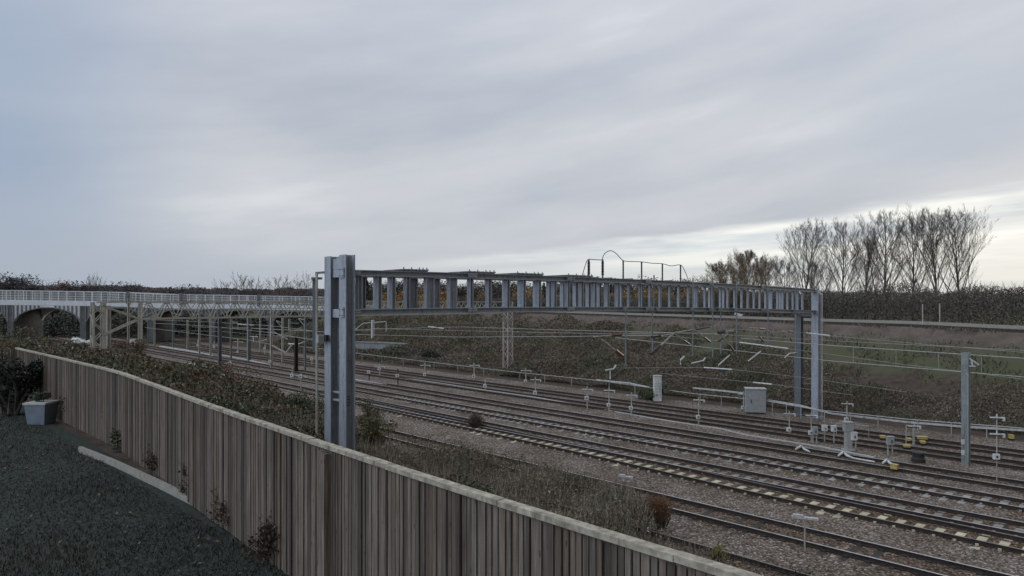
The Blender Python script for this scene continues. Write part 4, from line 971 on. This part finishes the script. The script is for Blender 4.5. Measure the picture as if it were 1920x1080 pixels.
# garden
EVG = [(.008,.013,.006),(.014,.020,.010),(.006,.010,.006)]
shrub('garden_shrub', Vector((*W(25,0,22.5).xy,ZG)), 1.0, 2.3, 3600, EVG, 'dark evergreen shrub at the left end of the garden', 'shrub', size=(.06,.12))
shrub('garden_shrub', Vector((*W(160,0,21.).xy,ZG)), .7, .8, 1500, [(.022,.018,.012),(.03,.024,.016)], 'low dark brown shrub in the garden bed', 'shrub', size=(.06,.12))
shrub('garden_shrub', Vector((*W(232,0,17.3).xy,ZG)), .45, .45, 900, GREEN, 'small green shrub in the bed corner by the fence foot', 'shrub', size=(.05,.1))
for k,(px,d,lab,pl) in enumerate(((300,14.6,'left brown leafless shrub along the fence foot',BROWN[:3]),(385,12.9,'second brown shrub along the fence foot from the left',[(.05,.036,.026),(.035,.027,.02)]),(455,11.4,'third brown shrub along the fence foot from the left',BROWN),(530,9.9,'rightmost reddish shrub along the fence foot',[(.06,.035,.025),(.045,.03,.022)]))):
    shrub('garden_shrub', Vector((*W(px,0,d).xy,ZG)), .5, .75, 900, pl, lab, 'shrub', size=(.04,.085), twiggy=.6)
def lawn_blades():
    n = 90000; px = rng.uniform(-80,620,n); d = 3.3+19*rng.uniform(0,1,n)**1.5; x = (px-960)/F*d; uu_ = x*Ux+d*Uy; oo = x*Vx+d*Vy-np.vectorize(vc)(uu_); k = oo < -31.6; x,d = x[k],d[k]
    m = np.sin(x*2.1+d)*.5+np.sin(x*.7-d*1.3)*.6+np.sin(d*3.1+x*1.7)*.3; A = np.stack([x,d,np.full(len(x),ZG)],1); B = A+rng.normal(0,.022,A.shape); B[:,2] = ZG+rng.uniform(.02,.055,len(x))*(1+.4*m)
    col = np.where((m+.3*rng.normal(size=len(x))<.25)[:,None],pick(len(x),[(.027,.035,.025),(.031,.038,.028),(.025,.032,.024)]),pick(len(x),[(.036,.040,.029),(.042,.041,.030)]))
    parts = [twig_arrays(A,B,rng.uniform(.004,.009,len(x)),col)]; i = rng.integers(0,len(x),700); C = A[i]+np.array([0,0,.05]); parts.append(leaf_arrays(C,rng.uniform(.04,.08,700),pick(700,[(.085,.058,.033),(.065,.045,.03),(.11,.085,.05)]),.8,.6))
    tag(cloud('lawn_grass',parts),'short damp lawn grass with fallen leaves inside the fence','grass',kind='stuff')
lawn_blades()
b = MB(); P = [GZ(x,y,ZG+.1) for x,y in ((150,840),(215,866),(300,905),(420,965),(560,1062))]; b.strip(P,[(-.04,-.15),(.04,-.15),(.04,.04),(-.04,.04)]); tag(b.build('bed_edging', M['edging']),'pale timber edging of the planting bed','edging')
t = thing('garden_planter', Vector((*W(78,0,21.).xy,ZG)), 'pale blue box planter on the left of the lawn', 'planter'); p = t.location
b = MB(); b.hexa([p+Vector((x*.26,y*.26,0)) for x,y in ((-1,-1),(1,-1),(1,1),(-1,1))]+[p+Vector((x*.32,y*.32,.62)) for x,y in ((-1,-1),(1,-1),(1,1),(-1,1))]); b.build('planter_body', M['bluebox'], t)
b = MB(); b.box(p+Vector((0,0,.623)),.7,.7,.06); b.build('planter_rim', M['trough'], t)

shrub('potted_plant', p+Vector((0,0,.6)), .3, .42, 500, EVG+GREEN, 'small dark plant growing in the pale blue planter', 'plant', size=(.04,.09), stems=6)
# ------------------------------------------------------------------ trees
def grow(seed, h, spread, dens=1.0):
    r = random.Random(seed); big, tw = [], []
    def branch(p, d, L, rad, lvl):
        n = 4 if lvl < 2 else 3; pts = [p]; q = p; dd = d.copy()
        for i in range(n):
            dd = (dd+Vector((r.gauss(0,.09),r.gauss(0,.09),.10 if lvl else .02))).normalized(); q = q+dd*(L/n); pts.append(q)
        (big if lvl < 2 else tw).append((pts,[rad*(1-.75*i/n) for i in range(n+1)],lvl))
        if lvl >= 4: return
        nb = max(2,round({0:0,1:9,2:6,3:4}[lvl]*dens))
        for i in range(nb):
            s_ = .22+.76*(i+r.random())/nb; j = min(n-1,int(s_*n)); b0 = pts[j].lerp(pts[j+1],s_*n-j); ax = (pts[j+1]-pts[j]).normalized()
            a = r.uniform(0,6.28); pe = ax.cross(Vector((math.cos(a),math.sin(a),.3))).normalized(); an = r.uniform(.35,.72)
            branch(b0,(ax*math.cos(an)+pe*math.sin(an)+Vector((0,0,.14))).normalized(),L*r.uniform(.30,.52)*(1.12-.45*s_),max(.010,rad*.34*(1-.5*s_)),lvl+1)
    pts = []; q = Vector((0,0,-.6)); dd = Vector((r.gauss(0,.02),r.gauss(0,.02),1)).normalized(); n = 9
    for i in range(n+1): pts.append(q); dd = (dd+Vector((r.gauss(0,.035),r.gauss(0,.035),.06))).normalized(); q = q+dd*(h/n)
    R0 = h*.0145; big.append((pts,[R0*(1-.92*(i/n)**.8) for i in range(n+1)],0))
    N_ = round(23*dens)
    for i in range(N_):
        s_ = .10+.86*(i/N_)**.9; j = min(n-1,int(s_*n)); b0 = pts[j].lerp(pts[j+1],s_*n-j); a = i*2.4+r.gauss(0,.4); out = Vector((math.cos(a),math.sin(a),0))
        an = r.uniform(.30,.70)*spread; L = (h*(1-s_)*r.uniform(.58,.92)+h*.07)*(.72+.28*min(1,s_*2.2))
        branch(b0,(Vector((0,0,1))*math.cos(an)+out*math.sin(an)).normalized(),L,R0*.34*(1-.75*s_)+.012,1)
    return big, tw
def bare_tree(px, d, ytop, z0, seed, spread, label, mat='bark', dens=1.0):
    p = W(px,0,d); h = W(0,ytop,d).z-z0; t = thing('bare_tree', (p.x,p.y,z0), label, 'tree', 'row of bare trees beyond the bank')
    big,tw = grow(seed,h,spread,dens); b = MB()
    for pts,rs,l in big: b.tube(pts,rs,6 if l==0 else 5,False)
    o = b.build('trunk', M[mat]); o.parent = t
    A,B,w = [],[],[]
    b = MB()
    for pts,rs,l in tw: b.tube(pts,[max(x*.75,.006) for x in rs],3,False)
    o = b.build('crown', M[mat]); o.parent = t
    A = np.array([p[-2] for p,_,l in tw if l >= 3]); E_ = np.array([p[-1] for p,_,l in tw if l >= 3]); dv_ = E_-A
    B = A+dv_*rng.uniform(.8,2.2,(len(A),1))+rng.normal(0,.12,A.shape)+np.array([0,0,.10])
    tc_ = [(.075,.060,.046),(.090,.072,.054)] if mat == 'bark' else [(.15,.108,.07),(.18,.132,.088)]
    cloud('twigs',[twig_arrays(A,B,np.full(len(A),.006 if mat == 'bark' else .008),pick(len(A),tc_))],'twig',t)
    return t
for i,(px,yt,d,sp,lab) in enumerate(((1507,420,98,1.15,'leftmost bare tree of the tall row, rising behind the gantry end'),(1577,421,100,1.0,'second tall bare tree from the left in the row'),(1622,447,104,1.1,'shortest leaning bare tree within the tall row'),(1664,404,98,.95,'bare tree with the thickest single trunk near the middle of the row'),(1712,413,103,.95,'slender bare tree between two thicker ones'),(1757,397,97,.85,'tallest narrow bare tree second from the right'),(1806,398,99,1.15,'rightmost bare tree with a wide crown'))):
    bare_tree(px,d,yt,4.5,100+i*7,sp,lab)
for i,(px,yt,d,lab,mt) in enumerate(((1395,474,92,'small twiggy tan tree above the gantry beam','bark_b'),(1436,482,96,'small bare tree left of the tall row','bark'),(1360,492,94,'lowest twiggy tree at the left end of the row','bark_b'),(1470,488,104,'low bare tree close to the tall row','bark'),(1545,492,106,'low bare tree between the first two tall ones','bark'),(1640,490,92,'low spreading bare tree before the thick trunk','bark'))):
    bare_tree(px,d,yt,4.5,300+i*5,1.35,lab,mt,(1.25,1.,1.15,.9,.9,.62)[i])

# thicket behind the raised track
def thicket():
    n = 170000; u = rng.uniform(-6,125,n); co,cz = crest(u); dd = rng.uniform(0,9,n); o = co+7+dd
    topz = cz+np.interp(u,[0,10,18,30,42,60,90,125],[2.6,3.4,3.9,4.1,3.6,3.0,2.6,2.2])*(.75+.32*mounds(u*.8,o*.3,7)); f = rng.uniform(-.12,1,n); f = np.sign(f)*np.abs(f)**.75
    z = cz-.3+f*(topz-cz+.3); C = uo_np(u,o,z); zone = mounds(u*.25,o*.1+z*.1,19)
    pal1 = [(.072,.058,.045),(.082,.065,.050),(.090,.073,.057)]; pal2 = [(.072,.070,.046),(.066,.063,.043)]
    col = np.where((zone+.2*rng.normal(size=n)<.35)[:,None],pick(n,pal2),pick(n,pal1)); m = 34000; j = rng.integers(0,n,m)
    B = C[j]+rng.normal(0,.18,(m,3)); B[:,2] += rng.uniform(.2,.75,m)
    tag(cloud('thicket',[leaf_arrays(C,rng.uniform(.14,.40,n),col,0,.30),twig_arrays(C[j],B,np.full(m,.02),pick(m,pal1))]),'dense dark leafless thicket behind the raised track','thicket',kind='stuff')
thicket()

# background trees: kinds copied along the skyline
def proto(kind, pal, label, group, n=4200, h=9., r=4., dark=None, shape='round'):
    t = thing(kind, (0,0,0), label, 'tree', group); b = MB(); b.tube([(0,0,-1),(0,0,h*.5),(.2,0,h*.9)],[.22,.15,.04],6); o = b.build('trunk', M['bark']); o.parent = t
    if shape == 'cone':
        zz = rng.uniform(.08,1,n)**1.1; rr = r*(1.02-zz)*(.55+.45*np.abs(np.sin(zz*34)))*np.sqrt(rng.uniform(.2,1,n)); th = rng.uniform(0,6.28,n); C = np.stack([rr*np.cos(th),rr*np.sin(th),zz*h],1)
    elif shape == 'twig':
        nb = 16; cs = np.stack([rng.normal(0,r*.33,nb),rng.normal(0,r*.33,nb),h*rng.uniform(.45,.95,nb)],1); i = rng.integers(0,nb,n); C = cs[i]+rng.normal(0,r*.22,(n,3))
    else:
        nb = 13; cs = np.stack([rng.normal(0,r*.42,nb),rng.normal(0,r*.42,nb),h*rng.uniform(.3,.85,nb)],1); rb = r*rng.uniform(.25,.5,nb); i = rng.integers(0,nb,n); dv = rng.normal(size=(n,3)); dv /= np.linalg.norm(dv,axis=1,keepdims=True); C = cs[i]+dv*(rb[i]*np.clip(rng.normal(.85,.22,n),.1,1.2))[:,None]
    C[:,2] = np.clip(C[:,2],.2,None); col = pick(n,pal,.3)
    if shape == 'twig':
        A = C*np.array([.75,.75,.8]); B = C.copy(); B[:,2] += .5; parts = [twig_arrays(A,B,rng.uniform(.035,.07,n),col)]
        big = np.array([[rng.normal(0,r*.4),rng.normal(0,r*.4),h*rng.uniform(.6,1.)] for _ in range(26)]); A = big*np.array([.1,.1,.3]); parts.append(twig_arrays(A,big,np.full(26,.09),pick(26,pal)))
    elif shape == 'x': pass
    else: parts = [leaf_arrays(C,rng.uniform(.18,.42,n),col,0,.5)]
    cloud('crown',parts,'leaf',t); return t
PR = {'orange':proto('orange_tree',[(.24,.135,.045),(.18,.105,.04),(.27,.17,.06),(.12,.075,.04)],'tree with fading orange leaves beyond the embankment','orange leaved trees beyond the embankment'),
 'brown':proto('brown_tree',[(.050,.038,.030),(.065,.050,.038),(.04,.032,.026)],'brown nearly leafless tree beyond the embankment','brown trees beyond the embankment'),
 'conifer':proto('conifer_tree',[(.012,.016,.010),(.018,.022,.014)],'dark conifer beyond the embankment','dark conifers beyond the embankment',shape='cone',r=3.2,h=11),
 'red':proto('reddish_tree',[(.105,.062,.048),(.09,.056,.045),(.08,.054,.045)],'reddish autumn tree on the far left skyline','reddish trees on the far skyline'),
 'darkround':proto('round_dark_tree',[(.050,.046,.045),(.058,.052,.049)],'dark round tree on the far left skyline','dark round trees on the far skyline')}
def twig_proto():
    t = thing('bare_skyline_tree',(0,0,0),'bare branching tree on the far skyline','tree','bare trees on the far skyline'); big,tw = grow(77,11.,1.25,.62); b = MB()
    for pts,rs,l in big: b.tube(pts,[x+.01 for x in rs],5,False)
    o = b.build('trunk', M['bark']); o.parent = t; b = MB()
    for pts,rs,l in tw: b.tube(pts,[max(x*.8,.010) for x in rs],3,False)
    o = b.build('crown', M['bark']); o.parent = t; return t
PR['twig'] = twig_proto()
used = {k:False for k in PR}
def place(kind, px, d, ytop, ybot_z, wscale=1.0):
    p = W(px,0,d); zt_ = W(0,ytop,d).z; hp = {'orange':8.2,'brown':8.2,'conifer':11,'twig':11,'red':8.2,'darkround':8.2}[kind]; s_ = (zt_-ybot_z)/hp; sc = (s_*wscale,s_*wscale,s_); rz = random.uniform(0,6.28); loc = (p.x,p.y,ybot_z)
    if not used[kind]:
        used[kind] = True; t = PR[kind]; t.location = loc; t.scale = sc; t.rotation_euler = (0,0,rz); return t
    return copy_tree(PR[kind],loc,rz,sc)
r_ = random.Random(5)
for i in range(26):
    px = 672+i*26+r_.uniform(-9,9); place('brown',px,r_.uniform(150,190),r_.uniform(529,540),3.,r_.uniform(.9,1.5))
for px in (730,772,822,838,905,975,1000,1062,1085,1120,1150,1165,1200,1222,1248,1285): place('orange',px,r_.uniform(135,150),r_.uniform(541,553),3.5,r_.uniform(.8,1.3))
for (px,yt) in ((686,514),(752,533),(868,534),(940,533),(1000,534),(1020,526),(1080,531),(1108,521),(1180,532),(1215,536),(1165,533)): place('conifer',px,r_.uniform(175,205),yt+4,3.,r_.uniform(.8,1.5))
for (px,yt) in ((790,528),(865,528),(925,530),(970,529),(1040,528),(1130,527)): place('twig',px,r_.uniform(190,220),yt,3.,.9)
for (px,yt,w) in ((165,514,.8),(183,516,.7),(255,529,.9),(430,526,1.5),(462,513,1.2),(478,520,1.3),(528,516,1.4),(553,523,1.5),(572,510,.7)): place('twig',px,330.,yt,-2.,w)
for (px,yt,w) in ((10,518,1.3),(45,521,1.1),(235,534,1.4),(345,538,1.6),(150,533,1.6)): place('darkround',px,340.,yt,-2.,w)
for (px,yt,w) in ((98,530,1.1),(122,532,1.1)): place('red',px,335.,yt,-2.,w)
def farwood():
    n = 260000; px = rng.uniform(-160,700,n); px2 = rng.uniform(600,2100,n//2); px = np.concatenate([px,px2]); n = len(px); d = rng.uniform(350,520,n); 
    top = np.interp(px,[-160,0,60,120,200,300,420,560,700,1300,1900,2100],[530,530,536,540,536,541,543,543,543,547,551,549])+1.6*np.sin(px*.11+d*.02)+1.5*np.sin(px*.31+d*.05)+1.2*np.sin(px*.043)
    zt_ = H-(top-YH)/F*d; z = -1+(zt_+1)*rng.uniform(0,1,n)**.55; C = np.stack([(px-960)/F*d,d,z],1)
    zone = np.sin(px*.05)+np.sin(px*.023+1)+.8*rng.normal(size=n); col = np.where((zone<-.3)[:,None],pick(n,[(.070,.064,.067),(.078,.070,.072)]),np.where((zone<.9)[:,None],pick(n,[(.088,.073,.070),(.092,.075,.071)]),pick(n,[(.105,.080,.068),(.11,.083,.07)])))  # distance haze put into the leaf colours: paler and greyer
    tag(cloud('far_woods',[leaf_arrays(C,rng.uniform(.5,1.15,n),col,0,.5)]),'continuous far woodland along the horizon','woodland',kind='stuff')
farwood()

# ------------------------------------------------------------------ sky, sun, camera
SUN_EL, SUN_AZ = R(13), R(58)
w = bpy.data.worlds.new('World'); S.world = w; w.use_nodes = True; nt = w.node_tree; nt.nodes.clear()
out = nt.nodes.new('ShaderNodeOutputWorld')
sky = nt.nodes.new('ShaderNodeTexSky'); sky.sky_type = 'NISHITA'; sky.sun_disc = False; sky.sun_elevation = SUN_EL; sky.sun_rotation = SUN_AZ; sky.air_density = 1.2; sky.dust_density = 2.0
bg = nt.nodes.new('ShaderNodeBackground'); bg.inputs[1].default_value = .10; nt.links.new(sky.outputs[0], bg.inputs[0])
tc = nt.nodes.new('ShaderNodeTexCoord'); sx = nt.nodes.new('ShaderNodeSeparateXYZ'); nt.links.new(tc.outputs['Generated'], sx.inputs[0])
X,Y,Z = sx.outputs
az = mth(nt,'ARCTAN2',X,Y)                         # compass angle, 0 straight ahead, positive to the right
hyp = mth(nt,'SQRT',mth(nt,'ADD',mth(nt,'MULTIPLY',X,X),mth(nt,'MULTIPLY',Y,Y)))
el = mth(nt,'ARCTAN2',Z,hyp)
def comb(a,b_,c=0.):
    n = nt.nodes.new('ShaderNodeCombineXYZ')
    for i,v in enumerate((a,b_,c)):
        if hasattr(v,'is_output'): nt.links.new(v,n.inputs[i])
        else: n.inputs[i].default_value = v
    return n.outputs[0]
def smooth(v,a,b_,lo=0.,hi=1.):
    n = nt.nodes.new('ShaderNodeMapRange'); n.interpolation_type = 'SMOOTHSTEP'; nt.links.new(v,n.inputs[0])
    for i,k in enumerate((a,b_,lo,hi)): n.inputs[i+1].default_value = k
    return n.outputs[0]
tilt = mth(nt,'SUBTRACT',el,mth(nt,'MULTIPLY',az,.16))
n1 = noise(nt, comb(mth(nt,'MULTIPLY',az,1.5),mth(nt,'MULTIPLY',tilt,6.5),3.1), 1.3, 6, .52)
n2 = noise(nt, comb(mth(nt,'MULTIPLY',az,2.4),mth(nt,'MULTIPLY',el,16.),7.7), 1.3, 5, .55)
n3 = noise(nt, comb(mth(nt,'MULTIPLY',az,1.0),mth(nt,'MULTIPLY',el,2.0),1.3), 1.6, 3, .5)
cl = ramp(nt, n1, [(.30,(.370,.408,.470)),(.46,(.450,.475,.525)),(.60,(.515,.535,.572)),(.74,(.640,.652,.676))])
blue = mth(nt,'MULTIPLY',smooth(az,-.38,-.66),mth(nt,'MULTIPLY_ADD',n3,1.0,.35),clamp=True)
cl = mixc(nt, mth(nt,'MULTIPLY',blue,.80), cl, (.245,.325,.450))
topl = mth(nt,'MULTIPLY',smooth(el,.20,.50),.35); cl = mixc(nt, topl, cl, (.52,.56,.65))
rdk = mth(nt,'MULTIPLY',mth(nt,'MULTIPLY',smooth(az,.30,.62),smooth(el,.40,.22)),mth(nt,'MULTIPLY',smooth(el,.13,.20),.55)); cl = mixc(nt, rdk, cl, (.34,.40,.49))
lo = mth(nt,'MULTIPLY',smooth(el,.16,.02),smooth(az,.12,-.35)); cl = mixc(nt, mth(nt,'MULTIPLY',lo,.72), cl, (.355,.395,.455))
# bright break low on the right, with thin streaks of cloud in it
e0 = mth(nt,'MULTIPLY_ADD',az,.100,.076)
brk = mth(nt,'SUBTRACT',e0,el); brk = mth(nt,'ADD',brk,mth(nt,'MULTIPLY',mth(nt,'SUBTRACT',n2,.5),.045))
bm = mth(nt,'MULTIPLY',smooth(brk,-.004,.014),smooth(az,-.42,.36))
n4 = noise(nt, comb(mth(nt,'MULTIPLY',az,3.2),mth(nt,'MULTIPLY',mth(nt,'SUBTRACT',el,mth(nt,'MULTIPLY',az,.05)),42.),2.2), 1.2, 4, .5)
stre = ramp(nt, mth(nt,'ADD',mth(nt,'MULTIPLY',n2,.5),mth(nt,'MULTIPLY',n4,.5)), [(.38,(.42,.46,.52)),(.47,(.60,.635,.66)),(.58,(.82,.825,.79))])
low = smooth(el,.085,.03); stre = mixc(nt, mth(nt,'MULTIPLY',low,.65), stre, (.60,.635,.615))
cl = mixc(nt, bm, cl, stre)
# unseen sky shaped to light gantry and ground: brighter left and overhead, darker right
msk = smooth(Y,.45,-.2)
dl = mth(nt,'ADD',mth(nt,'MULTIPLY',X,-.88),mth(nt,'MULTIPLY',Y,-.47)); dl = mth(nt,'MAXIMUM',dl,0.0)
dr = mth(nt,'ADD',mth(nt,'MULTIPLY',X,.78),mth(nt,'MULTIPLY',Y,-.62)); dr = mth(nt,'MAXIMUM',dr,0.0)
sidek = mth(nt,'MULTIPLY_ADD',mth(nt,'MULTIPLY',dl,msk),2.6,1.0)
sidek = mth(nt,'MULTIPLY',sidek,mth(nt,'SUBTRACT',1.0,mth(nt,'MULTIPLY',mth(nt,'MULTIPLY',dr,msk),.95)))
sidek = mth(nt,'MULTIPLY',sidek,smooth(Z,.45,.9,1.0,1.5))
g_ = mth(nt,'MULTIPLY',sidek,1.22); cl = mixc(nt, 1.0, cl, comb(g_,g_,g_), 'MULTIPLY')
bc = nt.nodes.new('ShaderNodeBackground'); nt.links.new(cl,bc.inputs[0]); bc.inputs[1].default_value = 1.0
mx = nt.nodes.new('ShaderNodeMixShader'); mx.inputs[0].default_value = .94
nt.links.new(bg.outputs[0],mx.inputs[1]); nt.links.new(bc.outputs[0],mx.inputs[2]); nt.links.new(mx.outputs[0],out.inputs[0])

sl = bpy.data.lights.new('sun','SUN'); sl.energy = .55; sl.angle = R(16); sl.color = (1,.95,.88)
so = bpy.data.objects.new('sun', sl); COL.objects.link(so)
dv = -Vector((math.sin(SUN_AZ)*math.cos(SUN_EL), math.cos(SUN_AZ)*math.cos(SUN_EL), math.sin(SUN_EL)))
so.rotation_euler = dv.to_track_quat('-Z','Y').to_euler()
cd = bpy.data.cameras.new('camera'); cam = bpy.data.objects.new('camera', cd); COL.objects.link(cam)
cam.location = (0,0,H); cam.rotation_euler = (R(90),0,0); cd.sensor_fit = 'HORIZONTAL'; cd.sensor_width = 36; cd.lens = F/1920*36; cd.shift_y = (YH-540)/1920
cd.clip_start = .1; cd.clip_end = 9000; S.camera = cam
S.view_settings.view_transform = 'Standard'; S.view_settings.look = 'None'; S.view_settings.exposure = 0; S.view_settings.gamma = 1
S.render.film_transparent = False
S.cycles.max_bounces = 5; S.cycles.use_denoising = True
